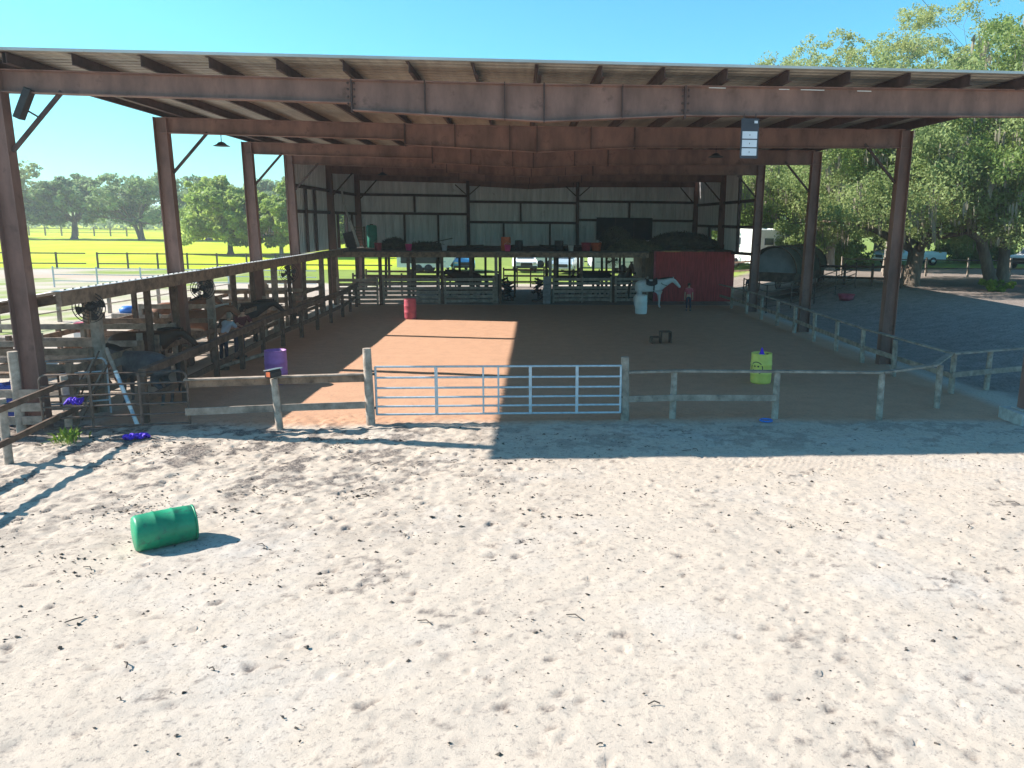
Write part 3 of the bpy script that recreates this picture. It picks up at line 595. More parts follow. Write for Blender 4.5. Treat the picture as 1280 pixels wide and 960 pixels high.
# ------------------------------------------------------------------ small things in the arena
mt = thing('mounting_block', 'low dark mounting step on the arena floor right of centre', 'mounting block', (4.4, 28.8, 0), .1)
obj('top_step', MB().box((0.08, 0, .42), (.4, .35, .04)), 'wooddark', mt); obj('lower_step', MB().box((-.3, 0, .22), (.32, .35, .04)), 'wooddark', mt)
for x in (-.45, -.1, .27): obj('leg', MB().box((x, 0, .2 if x > -.2 else .1), (.04, .33, .4 if x > -.2 else .2)), 'wooddark', mt)
p = thing('ground_pole', 'long grey pole lying by the left arena fence', 'pole'); obj('shaft', MB().tube([(-9.6, 23.4, .12), (-8.8, 26.6, .12)], .06, 10), 'wood', p)
obj('foot', MB().box((-9.55, 23.6, .04), (.3, .1, .1)).box((-8.85, 26.4, .04), (.3, .1, .1)), 'wooddark', p)
p = thing('striped_pole', 'white and grey banded pole leaning against the tie stall rails', 'pole')
a, b_ = Vector((-9.72, 17.5, 1.62)), Vector((-8.95, 16.95, .05))
for k in range(10):
    q0, q1 = a.lerp(b_, k/10), a.lerp(b_, (k+1)/10); obj('band', MB().tube([q0, q1], .042, 10), 'wood' if k < 3 else ('white' if k % 2 else 'silverblue'), p)
o = obj('rope_coil', MB().tube([(-8.75+.42*q+.03*math.sin(q*60), 15.92+.14*q+.04*math.cos(q*60), .07+.04*math.sin(q*45)) for q in np.linspace(0, 1, 60)], .03, 6), 'violet'); tag(o, 'violet coiled rope lying on the sand below the brown pipe gate', 'rope')
o = obj('halter', MB().tube([(-10.0+.28*q+.03*math.sin(q*50), 16.35+.1*math.cos(q*40), .72+.05*math.sin(q*55)) for q in np.linspace(0, 1, 50)], .022, 6), 'violet'); tag(o, 'violet halter hanging behind the brown pipe gate', 'halter')
o = obj('ring_toy', MB().tube([(4.65+.13*math.cos(q), 17.0+.13*math.sin(q), .05) for q in np.linspace(0, 2*PI, 20)], .022, 6), 'blue'); tag(o, 'small bright blue ring lying on the ground before the right fence', 'ring')
mb = MB()
for k in range(6):
    for j in range(7): mb.tube([(-11.65+.25*math.cos(j*.9)*(1-.1*k), 17.5+.4*math.sin(j*.9), .1+k*.14), (-11.65+.25*math.cos(j*.9+.9), 17.5+.4*math.sin(j*.9+.9), .12+k*.14)], .09, 6)
o = obj('tarp', mb, 'carpet'); tag(o, 'crumpled blue tarp heaped at the left picture edge', 'tarp')
# hanging sign board
s = thing('hanging_sign', 'narrow dark sign with three white panels hanging under the front beam', 'sign', (3.9, 16.78, 0))
obj('board', MB().box((0, 0, 6.12), (.37, .03, .8)), 'signd', s)
for k in range(3): pn = obj('white_panel', MB().box((0, -.019, 6.19-k*.17), (.31, .012, .145)), 'signw', s)
mb = MB()
for k in range(3): mb.box((.0, -.0275, 6.19-k*.17), (.012, .004, .03))
obj('mark', mb, 'signd', s); obj('tag', MB().box((.12, -.019, 6.45), (.07, .01, .05)), 'signw', s); obj('hanger', MB().beam((-.12, .03, 6.5), (-.12, .03, 6.62), .02, .02).beam((.12, .03, 6.5), (.12, .03, 6.62), .02, .02), 'steel_dark', s)
# fans
def fan(label, loc, rz=0, r=.38):
    t = thing('wall_fan', label, 'fan', loc, rz, 'round cage fans on the lean-to posts')
    mb = MB()
    for k in range(5): rr = r*(1-k*.19); mb.tube([(rr*math.cos(q), -.07*math.cos(k*.35), rr*math.sin(q)) for q in np.linspace(0, 2*PI, 25)], .011, 5)
    for k in range(12): q = k*PI/6; mb.tube([(.06*math.cos(q), -.09, .06*math.sin(q)), (r*math.cos(q), -.05, r*math.sin(q))], .007, 4)
    obj('cage', mb, 'black', t); mb = MB()
    for k in range(4):
        q = k*PI/2+.3; mb.add([(.05*math.cos(q), 0, .05*math.sin(q)), (.30*math.cos(q-.35), .03, .30*math.sin(q-.35)), (.32*math.cos(q), 0, .32*math.sin(q)), (.30*math.cos(q+.35), -.03, .30*math.sin(q+.35))], [(0, 1, 2, 3)])
    obj('blade', mb, 'black', t); obj('motor', MB().lathe([(0, -.05), (.09, -.05), (.1, .12), (0, .14)], n=14, ax='Y'), 'black', t); obj('bracket', MB().beam((0, .1, 0), (0, .25, 0), .05, .05), 'black', t)
    return t
fan('black round fan on the nearest lean-to post', (-10.38, 18.3, 2.42), .1, .34)
fan('black round fan on the second heavy lean-to post', (-10.42, 24.75, 2.3), .4, .34)
fan('black round fan on the lean-to post nearest the loft', (-10.3, 33.3, 2.2), .6)
fan('small black fan hanging at the bright opening left of the red room', (4.6, 47.3, 2.1), 0, .34)
# ceiling lamps
def lamp(label, loc):
    t = thing('bay_lamp', label, 'lamp', loc, 0, 'dish shaped lamps hanging from the rafters')
    obj('shade', MB().lathe([(.05, .12), (.09, .1), (.14, .05), (.24, 0), (.23, 0), (.12, .04), (0, .05)], n=20), 'black', t); obj('rod', MB().tube([(0, 0, .1), (0, 0, .32)], .012, 6), 'black', t)
lamp('dish lamp hanging below the second rafter on the left', (-9.42, 24.3, 6.42)); lamp('dish lamp hanging below the second rafter right of centre', (5.02, 24.3, 6.33))
lamp('dish lamp hanging below the fourth rafter at the far left', (-7.2, 38.2, 6.4))
fl = thing('flood_lamp', 'dark rectangular flood lamp on the front left knee brace', 'lamp', (-10.5, 16.9, 6.55)); obj('housing', MB().box((0, 0, 0), (.14, .2, .62), ry=.45), 'black', fl, .01); obj('arm', MB().beam((0, 0, -.1), (.25, 0, -.25), .03, .03), 'steel_dark', fl)

# ------------------------------------------------------------------ loft contents
LZ = 2.78
def pail(label, m, x, y, h=.35, r=.17, name='bucket', group='buckets and tubs along the loft edge', z=LZ):
    t = thing(name, label, 'bucket', (x, y, z), 0, group)
    obj('body', MB().lathe([(0, .0), (r*.78, 0), (r, h), (r*1.05, h), (r*.95, h-.015), (r*.72, .02), (0, .02)], n=20), m, t)
    obj('handle', MB().tube([(r*math.cos(q), 0, h+.0+.1*math.sin(q)) for q in np.linspace(0, PI, 9)], .01, 5), 'chrome', t)
pail('salmon pink bucket at the loft edge beside the green tank', 'pinkb', -8.3, 42.7, .4, .2)
pail('bright pink bucket alone on the loft edge', 'pink', -6.75, 42.9, .34, .18)
pail('pale grey bucket at the loft edge left of the aisle', 'signw', -4.9, 43.1, .3, .15)
pail('white bucket on the loft between the barrels and the red tub', 'white', 1.9, 44, .3, .16)
pail('dark red tub on the loft left of the hay', 'pinkb', 2.75, 44.2, .46, .28, 'feed_tub'); pail('brighter red tub on the loft nearest the hay', 'orange', 3.3, 44.1, .46, .3, 'feed_tub')
pail('magenta bucket hanging off the loft edge below the orange barrel', 'pink', -1.55, 43.0, .34, .17)
t = barrel('orange barrel standing on the loft', 'orange', (-1.65, 43.6, LZ), 0, h=.72, r=.27); t['group'] = 'barrels on the loft'
t = barrel('black barrel standing on the loft beside the orange barrel', 'black', (-.95, 43.9, LZ), 0, h=.55, r=.22)
t = barrel('black barrel on the loft left of the white bucket', 'black', (1.25, 44.2, LZ), 0, h=.55, r=.25)
tk = thing('water_tank', 'tall teal upright tank on the loft in the left corner', 'tank', (-9.3, 46.5, LZ)); obj('shell', MB().lathe([(0, 0), (.28, 0), (.3, .05), (.3, 1.2), (.24, 1.28), (0, 1.3)], n=24), 'teal', tk); obj('cap', MB().lathe([(.1, 1.29), (.1, 1.34), (0, 1.34)], n=12), 'black', tk)
tk = thing('pallet_stack', 'upright mesh crate with wooden slats left of the teal tank', 'crate', (-10.05, 46.7, LZ))
for k in range(7): obj('slat', MB().box((0, 0, .1+k*.17), (.62, .5, .035)), 'hayp', tk)
for x in (-.3, .3): obj('side', MB().box((x, 0, .6), (.03, .52, 1.2)), 'wood', tk)
o = obj('rubber_mat', MB().box((-10.35, 45.6, 3.2), (.55, .05, .95), ry=-.25), 'black'); tag(o, 'dark mat leaning against the slatted crate on the loft', 'mat')
t = thing('leaning_pipe', 'long grey pipe leaning up the left corner of the back wall', 'pipe'); obj('shaft', MB().tube([(-10.6, 45.2, 6.1), (-10.6, 45.6, 5.2), (-10.3, 46.2, 3.9), (-10.25, 46.3, 2.85)], .06, 8), 'galv', t); obj('strip', MB().beam((-10.4, 46.0, 4.3), (-9.9, 45.8, 2.85), .02, .16), 'white', t)
def pile(name, label, loc, dims, m, seed, n=2600, sz=.09):
    r = np.random.default_rng(seed); mb = MB()
    # solid core with lumps
    U, V = 22, 10; vs = []
    for j in range(V):
        ph = j/(V-1)*PI/2
        for k in range(U):
            th = 2*PI*k/U; q = 1+.13*math.sin(3*th+seed)+.08*math.sin(7*th+ph*5)+r.normal(0, .04)
            vs.append((dims[0]/2*math.cos(th)*math.cos(ph)*q, dims[1]/2*math.sin(th)*math.cos(ph)*q, dims[2]*math.sin(ph)*(.95+r.normal(0, .03))))
    mb.add(vs, [(j*U+k, j*U+(k+1) % U, (j+1)*U+(k+1) % U, (j+1)*U+k) for j in range(V-1) for k in range(U)])
    for i in range(n):
        th = r.uniform(0, 2*PI); ph = math.asin(r.random()); q = 1.0+.05*r.random()+.13*math.sin(3*th+seed); p = Vector((dims[0]/2*math.cos(th)*math.cos(ph)*q, dims[1]/2*math.sin(th)*math.cos(ph)*q, dims[2]*math.sin(ph)*.97))
        d = Vector(r.normal(0, 1, 3)).normalized()*sz*r.uniform(.6, 1.8); e = Vector(r.normal(0, 1, 3)).normalized()*sz*.15
        mb.add([p-d-e, p+d-e, p+d+e, p-d+e], [(0, 1, 2, 3)])
    o = obj(name, mb, m, loc=loc); return tag(o, label, 'heap', 'heaps stored on the loft')
pile('hay_heap', 'tall rounded heap of dark hay on the loft left of centre right', (4.6, 46.2, LZ-.02), (1.9, 2.2, 1.35), 'hay', 1)
pile('hay_heap', 'lower paler spread of old hay in front of the tall heap', (5.5, 45.2, LZ-.02), (3.0, 1.8, .62), 'hayp', 2)
pile('brush_heap', 'long dark heap stored above the red room', (8.6, 47.0, 2.86), (4.1, 3.4, .98), 'hay', 3)
pile('brush_heap', 'low dark clutter heap on the loft near the middle of the left half', (-6.0, 44.6, LZ-.02), (2.2, 1.4, .42), 'hay', 4, 1200)
pile('brush_heap', 'low dark clutter heap on the loft directly right of the teal tank', (-7.9, 45.6, LZ-.02), (1.4, 1.2, .62), 'hay', 5, 900)
dp = thing('dark_panel', 'large black window panel fixed to the back wall above the hay', 'panel'); obj('pane', MB().beam((4.1, YB(4.1)-.3, 3.92), (7.85, YB(7.85)-.3, 3.92), .04, 1.45), 'dark_pane_shade', dp)
for x in (5.35, 6.6): obj('mullion', MB().beam((x, YB(x)-.34, 3.2), (x, YB(x)-.34, 4.64), .04, .05), 'steel_dark', dp)
t = thing('plank_pile', 'loose dark boards lying along the loft in front of the back wall', 'boards')
for k in range(9): obj('board', MB().beam((-7.8+k*.55, 45.5+random.uniform(-1, 1), LZ+.06+.05*(k % 4)), (-6.0+k*.6, 46+random.uniform(-1, 1), LZ+.08+.07*(k % 3)+(.35 if k == 2 else 0)), .14, .04), 'wooddark', t)
t = thing('plank_pile', 'loose boards and pipes lying on the loft above the right stalls', 'boards')
for k in range(8): obj('board', MB().beam((-.8+k*.35, 47+random.uniform(-1, 1), LZ+.06+.05*(k % 4)), (.9+k*.5, 47+random.uniform(-1, 1), LZ+.08+.07*(k % 3)), .12, .04), 'wooddark', t)

# ------------------------------------------------------------------ figures
def skinned(name, verts, edges, rad, m, parent, sub=1):
    me = bpy.data.meshes.new(name); me.from_pydata(verts, edges, []); o = bpy.data.objects.new(name, me); C.objects.link(o); o.parent = parent; me.materials.append(M[m])
    md = o.modifiers.new('skin', 'SKIN'); md.use_smooth_shade = True
    sv = me.skin_vertices[0].data
    for i, r in enumerate(rad): rr = r if isinstance(r, tuple) else (r, r); sv[i].radius = rr
    sv[0].use_root = True
    sb = o.modifiers.new('sub', 'SUBSURF'); sb.levels = sub+1; sb.render_levels = sub+1
    return o
def horse(label, loc, rz, coat, head=(0, 0), mane='hair', saddle=False, blaze=None, scale=1, patches=False):
    t = thing('horse', label, 'horse', loc, rz, 'horses in and around the arena', scale)
    hx, hz = head
    v = [(-.1, 0, 1.16), (-.62, 0, 1.22), (-.86, 0, 1.2), (.38, 0, 1.2), (.62, 0, 1.28), (.86+hx*.4, 0, 1.5+hz*.4), (1.1+hx*.8, 0, 1.72+hz*.8), (1.24+hx, 0, 1.76+hz), (1.42+hx, 0, 1.58+hz), (1.6+hx, 0, 1.38+hz)]
    r = [(.30, .33), (.29, .31), (.20, .22), (.29, .31), (.22, .26), (.15, .19), (.11, .145), (.105, .12), (.085, .10), (.06, .065)]
    e = [(0, 1), (1, 2), (0, 3), (3, 4), (4, 5), (5, 6), (6, 7), (7, 8), (8, 9)]
    for s in (-1, 1):
        st = random.uniform(-.06, .06)
        b0 = len(v); v += [(.44, s*.15, .92), (.46+st, s*.17, .72), (.48+st*1.5, s*.16, .46), (.46+st, s*.16, .16), (.52+st, s*.16, .04)]; r += [.12, .085, .055, .036, .05]; e += [(3, b0)]+[(b0+k, b0+k+1) for k in range(4)]
        b0 = len(v); v += [(-.66, s*.15, .95), (-.56-st, s*.18, .78), (-.84-st, s*.17, .50), (-.80-st, s*.17, .16), (-.74-st, s*.17, .04)]; r += [.17, .12, .06, .038, .05]; e += [(1, b0)]+[(b0+k, b0+k+1) for k in range(4)]
    skinned('body', v, e, r, coat, t)
    hp = Vector((1.2+hx, 0, 1.88+hz))
    for s in (-1, 1): obj('ear', MB().lathe([(.0, .1), (.02, .06), (.03, 0), (0, -.03)], (hp.x, s*.06, hp.z-.02), 8), coat, t)
    mb = MB(); n0 = Vector((.5, 0, 1.52)); n1 = hp
    for k in range(26):
        f = k/25; p = n0.lerp(n1, f)+Vector((-.02, 0, .03+.03*math.sin(f*PI))); mb.tube([p, p+Vector((-.03, .06, -.05)), p+Vector((-.05, .10, -.2))], [.03, .03, .008], 5)
    obj('mane', mb, mane, t)
    obj('tail', MB().tube([(-1.02, 0, 1.36), (-1.14, 0, 1.2), (-1.17, 0, .85), (-1.14, .02, .45)], [.04, .07, .08, .015], 8), mane, t)
    if saddle:
        obj('saddle', MB().add(*(lambda g: g)(saddlemesh()), True), 'black', t); obj('girth', MB().lathe([(.345, -.04), (.35, 0), (.345, .04)], (.12, 0, 1.16), 20, ax='X'), 'black', t)
        obj('breast_strap', MB().tube([(.62, .2, 1.25), (.82, .12, 1.2), (.88, 0, 1.18), (.82, -.12, 1.2), (.62, -.2, 1.25), (.5, -.27, 1.35)], .018, 6), 'black', t)
    return t
def saddlemesh():
    vs = []; n = 9; m_ = 7
    for i in range(m_):
        x = -.3+.6*i/(m_-1); zz = 1.50+.10*(abs(x+.02)/.3)**2
        for j in range(n): a = -1.45+2.9*j/(n-1); vs.append((x, .36*math.sin(a), zz-.36*(1-math.cos(a))))
    return vs, [(i*n+j, i*n+j+1, (i+1)*n+j+1, (i+1)*n+j) for i in range(m_-1) for j in range(n-1)]
horse('white saddled horse standing by the white barrel and the red room', (5.85, 40.8, 0), 0, 'whitehair', (-.02, -.3), 'hair', True, scale=.98)
horse('dapple grey horse looking out of the nearest tie stall', (-9.95, 19.4, -.1), PI-.25, 'greyhorse', (-.25, -.25), 'blackh', scale=.9)
horse('dark bay horse standing in the stall right behind the grey horse', (-10.9, 21.6, 0), .1, 'bay', (-.1, -.35), 'blackh', scale=.95)
horse('brown and white horse in the middle tie stall', (-11.5, 26.6, 0), .15, 'paint', (0, -.2), 'whitehair', scale=.95)
horse('chestnut horse at the sunny outer rail of the tie stalls', (-13.1, 29.2, 0), .4, 'chestnut', (0, -.1), 'hair', scale=.95)
horse('black horse standing behind the person in the pale shirt', (-10.8, 28.9, 0), .2, 'blackh', (0, -.3), 'blackh', scale=.95)
horse('bay horse with raised head behind the stall front beside the red room', (5.2, 46.2, 0), -PI/2+.2, 'bay', (-.1, .25), 'blackh')
horse('dark horse standing crosswise in the stall left of the red room', (3.2, 46.4, 0), .1, 'blackh', (-.1, -.45), 'blackh')
horse('dark brown horse in the stall left of the centre aisle', (-3.9, 45.6, 0), PI, 'bay', (0, -.3), 'blackh')
def person(label, loc, rz, shirt, trousers, pose='stand', scale=1, hat=None):
    t = thing('person', label, 'person', loc, rz, None, scale)
    L_ = .12 if pose == 'lean' else 0
    lean = .35 if pose == 'lean' else 0
    v = [(0, 0, .95), (lean*.5, 0, 1.2), (lean*.85, 0, 1.40), (lean, 0, 1.50), (lean*1.1, 0, 1.56), (lean*1.15+.01, 0, 1.66), (lean*1.15, 0, 1.73)]
    r = [(.11, .15), (.10, .135), (.11, .16), (.05, .055), (.055, .055), (.085, .075), (.06, .06)]
    e = [(0, 1), (1, 2), (2, 3), (3, 4), (4, 5), (5, 6)]; arms = []
    for s in (-1, 1):
        b0 = len(v)
        if pose == 'lean': pts = [(lean*.85, s*.19, 1.40), (lean+.12, s*.24, 1.2), (lean+.36, s*.18, 1.15), (lean+.43, s*.16, 1.14)]
        else: pts = [(0, s*.19, 1.40), (.0, s*.235, 1.14), (.06, s*.25, .90), (.07, s*.25, .80)]
        v += pts; r += [.06, .045, .034, .03]; e += [(2, b0), (b0, b0+1), (b0+1, b0+2), (b0+2, b0+3)]
        hand = Vector(pts[-1]); dr = (hand-Vector(pts[-2])).normalized()
        for q in range(4):
            b1 = len(v); off = Vector((0, (q-1.5)*.018, 0)); v += [tuple(hand+dr*.04+off), tuple(hand+dr*(.09+.01*(q in (1, 2)))+off+Vector((.01, 0, -.01)))]; r += [.009, .007]; e += [(b0+3, b1), (b1, b1+1)]
        b1 = len(v); v += [tuple(hand+dr*.02+Vector((.03, -s*.03, 0)))]; r += [.010]; e += [(b0+3, b1)]
        b0 = len(v); v += [(0, s*.09, .88), (.01, s*.11, .50), (-.01, s*.12, .09), (.11, s*.13, .04)]; r += [.085, .058, .04, .04]; e += [(0, b0), (b0, b0+1), (b0+1, b0+2), (b0+2, b0+3)]
        arms.append(pts)
    skinned('body', v, e, r, 'skin', t, 1)
    # clothes: slightly larger shells
    v = [(0, 0, 1.0), (lean*.5, 0, 1.2), (lean*.85, 0, 1.41), (lean*.95, 0, 1.47)]; r = [(.13, .17), (.115, .15), (.125, .175), (.07, .09)]; e = [(0, 1), (1, 2), (2, 3)]
    for pts in arms: b0 = len(v); m1 = tuple(Vector(pts[0]).lerp(Vector(pts[1]), .9)); v += [pts[0], m1]; r += [.075, .062]; e += [(2, b0), (b0, b0+1)]
    skinned('shirt', v, e, r, shirt, t)
    v = [(0, 0, .99), (0, 0, .93)]; r = [(.125, .16), (.12, .16)]; e = [(0, 1)]
    for s in (-1, 1): b0 = len(v); v += [(0, s*.09, .86), (.01, s*.11, .5), (-.01, s*.12, .12)]; r += [.10, .072, .055]; e += [(1, b0), (b0, b0+1), (b0+1, b0+2)]
    skinned('trousers', v, e, r, trousers, t)
    hc = Vector((lean*1.15, 0, 1.68)); obj('hair', MB().lathe([(0, .12), (.06, .105), (.10, .05), (.105, 0), (.09, -.07), (.05, -.11)], (hc.x-.025, 0, hc.z), 14), hat or 'hair', t)
    mb = MB().box((hc.x+.088, 0, hc.z-.02), (.03, .02, .035)); obj('nose', mb, 'skin', t, .006)
    mb = MB(); mb.box((hc.x+.08, .03, hc.z+.005), (.02, .02, .012)).box((hc.x+.08, -.03, hc.z+.005), (.02, .02, .012)); obj('eyes', mb, 'black', t)
    obj('mouth', MB().box((hc.x+.078, 0, hc.z-.06), (.02, .04, .01)), 'darkred', t)
    for s in (-1, 1): obj('shoe', MB().box((.05, s*.125, .05), (.26, .1, .1)), 'black', t, .02)
    return t
person('person in a pink red shirt and dark trousers standing before the red room', (7.6, 39.6, 0), -PI/2-.2, 'pinkshirt', 'jeans', scale=.78)
person('person in a pale grey shirt leaning on the left arena fence', (-9.95, 24.8, 0), 1.2, 'greyshirt', 'jeans', 'lean', hat='wood', scale=.86)
person('person in a maroon top standing beside the pale shirted person', (-9.75, 25.6, 0), -.8, 'darkred', 'jeans', 'lean', scale=.95)
person('person in dark clothes standing by the column right of the red room', (11.3, 41.5, 0), -2.2, 'jeans', 'jeans', scale=1.0)
person('person in a red top behind the stall front beside the raised horse head', (5.55, 44.7, 0), -PI/2, 'darkred', 'black', scale=.9)

# ------------------------------------------------------------------ vehicles behind
def car(label, loc, rz, paint, kind='suv', group='vehicles parked beyond the arena', cat='car'):
    t = thing('parked_car', label, cat, loc, rz, group)
    if kind == 'suv': prof = [(-2.25, .45), (-2.3, .8), (-2.2, 1.0), (-2.05, 1.62), (-1.6, 1.74), (.35, 1.72), (1.05, 1.12), (2.15, .98), (2.3, .75), (2.3, .42)]; win = [(-1.95, 1.08), (-1.85, 1.58), (.25, 1.6), (.85, 1.12)]
    else: prof = [(-2.8, .5), (-2.85, .95), (-2.8, 1.12), (-.75, 1.12), (-.65, 1.8), (-.4, 1.88), (.75, 1.86), (1.45, 1.22), (2.6, 1.1), (2.75, .8), (2.75, .45)]; win = [(-.5, 1.2), (-.42, 1.74), (.7, 1.74), (1.2, 1.22)]
    w_ = .92; n = len(prof); vs = []
    for y, k in ((-w_, .0), (-w_*.86, 1), (w_*.86, 1), (w_, 0)):
        for a, b_ in prof:
            if b_ > 1.15: yy = (w_*.76 if y > 0 else -w_*.76) if k == 0 else (w_*.68 if y > 0 else -w_*.68)
            else: yy = y
            vs.append((a, yy, b_ if k or b_ > 1.15 else b_*.97+.01))
    fs = [tuple(range(n)), tuple(range(4*n-1, 3*n-1, -1))]+[(r_*n+k, r_*n+(k+1) % n, (r_+1)*n+(k+1) % n, (r_+1)*n+k) for r_ in range(3) for k in range(n)]
    obj('body', MB().add(vs, fs), paint, t, .05)
    for s in (-1, 1): obj('side_window', MB().prism([(a, b_) for a, b_ in win], s*w_*.775, s*w_*.79), 'glass', t)
    xw0, z0, xw1, z1 = (.42, 1.66, 1.0, 1.16) if kind == 'suv' else (.82, 1.78, 1.4, 1.26)
    obj('windscreen', MB().add([(xw0+.03, -.62, z0+.02), (xw0+.03, .62, z0+.02), (xw1+.03, .7, z1+.02), (xw1+.03, -.7, z1+.02), (xw0, -.62, z0-.02), (xw0, .62, z0-.02), (xw1, .7, z1-.02), (xw1, -.7, z1-.02)], [(0, 1, 2, 3), (7, 6, 5, 4), (0, 4, 5, 1), (1, 5, 6, 2), (2, 6, 7, 3), (3, 7, 4, 0)]), 'glass', t)
    xe = 2.31 if kind == 'suv' else 2.77
    obj('grille', MB().box((xe, 0, .74), (.03, 1.0, .26)), 'black', t); obj('bumper', MB().box((xe, 0, .5), (.1, 1.75, .2)), 'black' if kind == 'suv' else 'chrome', t, .03)
    for s in (-1, 1): obj('headlight', MB().box((xe-.02, s*.7, .82), (.06, .3, .16)), 'chrome', t, .02)
    xr = -2.28 if kind == 'suv' else -2.83
    obj('rear_window', MB().box((-2.15 if kind == 'suv' else -.72, 0, 1.35), (.03, 1.15, .36), ry=.24 if kind == 'suv' else .1), 'glass', t)
    for s in (-1, 1): obj('tail_light', MB().box((xr+.02, s*.78, .95), (.06, .14, .3)), 'pinkb', t)
    for x in ((-1.4, 1.45) if kind == 'suv' else (-1.7, 1.75)):
        for s in (-1, 1):
            wh = obj('wheel', MB().lathe([(.0, -.11), (.3, -.11), (.36, -.08), (.37, 0), (.36, .08), (.3, .11), (0, .11)], (x, s*.82, .37), 20, ax='Y'), 'tyre', t); obj('rim', MB().lathe([(0, s*.125), (.18, s*.125), (.2, s*.11), (.2, s*.08)], (x, s*.82, .37), 14, ax='Y'), 'chrome', wh)
    return t
car('white suv parked on the grass beyond the centre aisle', (-.55, 70.5, 0), -PI/2+.08, 'white')
car('pale blue grey pickup truck parked behind the right stalls', (3.2, 69, 0), -PI/2-.25, 'silverblue', 'pickup', cat='pickup truck')
car('light blue car parked behind the left stalls', (-6.2, 70.5, 0), -PI/2+.25, 'ltblue', 'suv')
def trailer(label, loc, rz, w_, l, h, windows=True, dark=False):
    t = thing('horse_trailer', label, 'trailer', loc, rz, 'trailers parked beyond the arena')
    obj('body', MB().prism([(-l/2, .5), (l/2, .5), (l/2+.5, 1.2), (l/2+.1, h), (-l/2, h)], -w_/2, w_/2), 'white', t, .04)
    if windows:
        for k in range(4 if l > 4 else 2): obj('window', MB().box((-l/2+.8+k*1.3, -w_/2-.01, h*.68), (.8, .03, .5)), 'glass', t)
    if dark: obj('opening_shade', MB().box((-.1, -w_/2-.012, 1.35), (l*.82, .03, 1.1)), 'dark_pane_shade', t)  # dark plate on the closed body stands in for shade inside
    for x in (-.4, .45):
        for s in (-1, 1): obj('wheel', MB().lathe([(0, -.1), (.34, -.1), (.36, 0), (.34, .1), (0, .1)], (x, s*(w_/2+.02), .36), 18, ax='Y'), 'tyre', t)
    obj('stripe', MB().box((0, -w_/2-.016, .95), (l*.9, .02, .1)), 'silverblue', t); obj('hitch', MB().beam((l/2+.3, 0, .6), (l/2+1.5, 0, .55), .1, .1), 'black', t)
    return t
trailer('white horse trailer with dark plate for its shaded opening behind the left stalls', (-9.0, 68.5, 0), 0, 2.1, 4.2, 2.15, False, True)
trailer('tall white trailer behind the pale pickup truck', (1.4, 77, 0), 0, 2.4, 6.0, 2.8)
trailer('white box trailer seen left of the hanging fan', (8.2, 70, 0), .1, 2.4, 6.0, 2.6)
cmp_ = thing('camper', 'white camper with a small window and spare wheel behind the red room', 'camper', (17.3, 63, 1.0), PI/2+.35)
obj('shell', MB().prism([(-2.9, .4), (2.7, .4), (3.0, 1.3), (2.6, 2.9), (-2.9, 2.9)], -1.2, 1.2), 'white', cmp_, .08); obj('window', MB().box((-2.93, .3, 2.0), (.05, .8, .5)), 'glass', cmp_)
obj('window', MB().box((0, 1.22, 2.0), (1.1, .04, .55)), 'glass', cmp_); obj('spare_wheel', MB().lathe([(0, -.12), (.36, -.12), (.38, 0), (.36, .12), (0, .12)], (-3.05, .4, .95), 20, ax='X'), 'tyre', cmp_); obj('wheel_cover', MB().lathe([(0, -.13), (.24, -.13)], (-3.06, .4, .95), 18, ax='X'), 'white', cmp_)
for s in (-1, 1): obj('wheel', MB().lathe([(0, -.1), (.34, -.1), (.36, 0), (.34, .1), (0, .1)], (0, s*1.15, .3), 18, ax='Y'), 'tyre', cmp_)
car('white suv parked under the oaks at the right picture edge', (40.5, 62, 1.0), PI+.5, 'white', 'suv')
car('silver pickup truck in the shade behind the big oak trunk', (32, 66, 1.0), PI+.1, 'silverblue', 'pickup', cat='pickup truck')

# covered wagon
wg = thing('covered_wagon', 'covered wagon with dark canvas hood behind the right arena fence', 'wagon', (15.1, 46.5, GZ(15.1, 46.5)), .95, None, 1.15)
Lw, Rw = 5.6, 1.15
prof = [(Rw*math.cos(a), 1.15+1.25*math.sin(a)) for a in np.linspace(0, PI, 13)]
vs = [(x, y, z+.06*math.cos(k*PI)) for k, x in enumerate(np.linspace(-Lw/2, Lw/2, 7)) for y, z in prof]
obj('canvas_hood', MB().add(vs, [(i*13+k, i*13+k+1, (i+1)*13+k+1, (i+1)*13+k) for i in range(6) for k in range(12)], True), 'canvas', wg)
obj('hood_back', MB().add([(-Lw/2+.35, y*.95, z-.03) for y, z in prof], [tuple(range(13))]), 'canvaspale', wg)
for k in range(5): x = -Lw/2+k*Lw/4; obj('hoop', MB().tube([(x, y*1.02, z+.05) for y, z in prof], .03, 6), 'wooddark', wg)
obj('wagon_bed', MB().box((0, 0, .95), (Lw*.96, 2.1, .45)), 'wooddark', wg)
for x in (-1.8, 1.8):
    for s in (-1, 1):
        mb = MB().tube([(x+.5*math.cos(a), s*1.15, .5+.5*math.sin(a)) for a in np.linspace(0, 2*PI, 25)], .035, 6)
        wh = obj('wheel', mb, 'wooddark', wg); mb = MB()
        for k in range(10): a = k*PI/5; mb.tube([(x, s*1.15, .5), (x+.48*math.cos(a), s*1.15, .5+.48*math.sin(a))], .02, 5)
        obj('spokes', mb, 'wooddark', wh)
obj('tongue', MB().beam((Lw/2, 0, .6), (Lw/2+1.8, 0, .35), .1, .1), 'wooddark', wg)
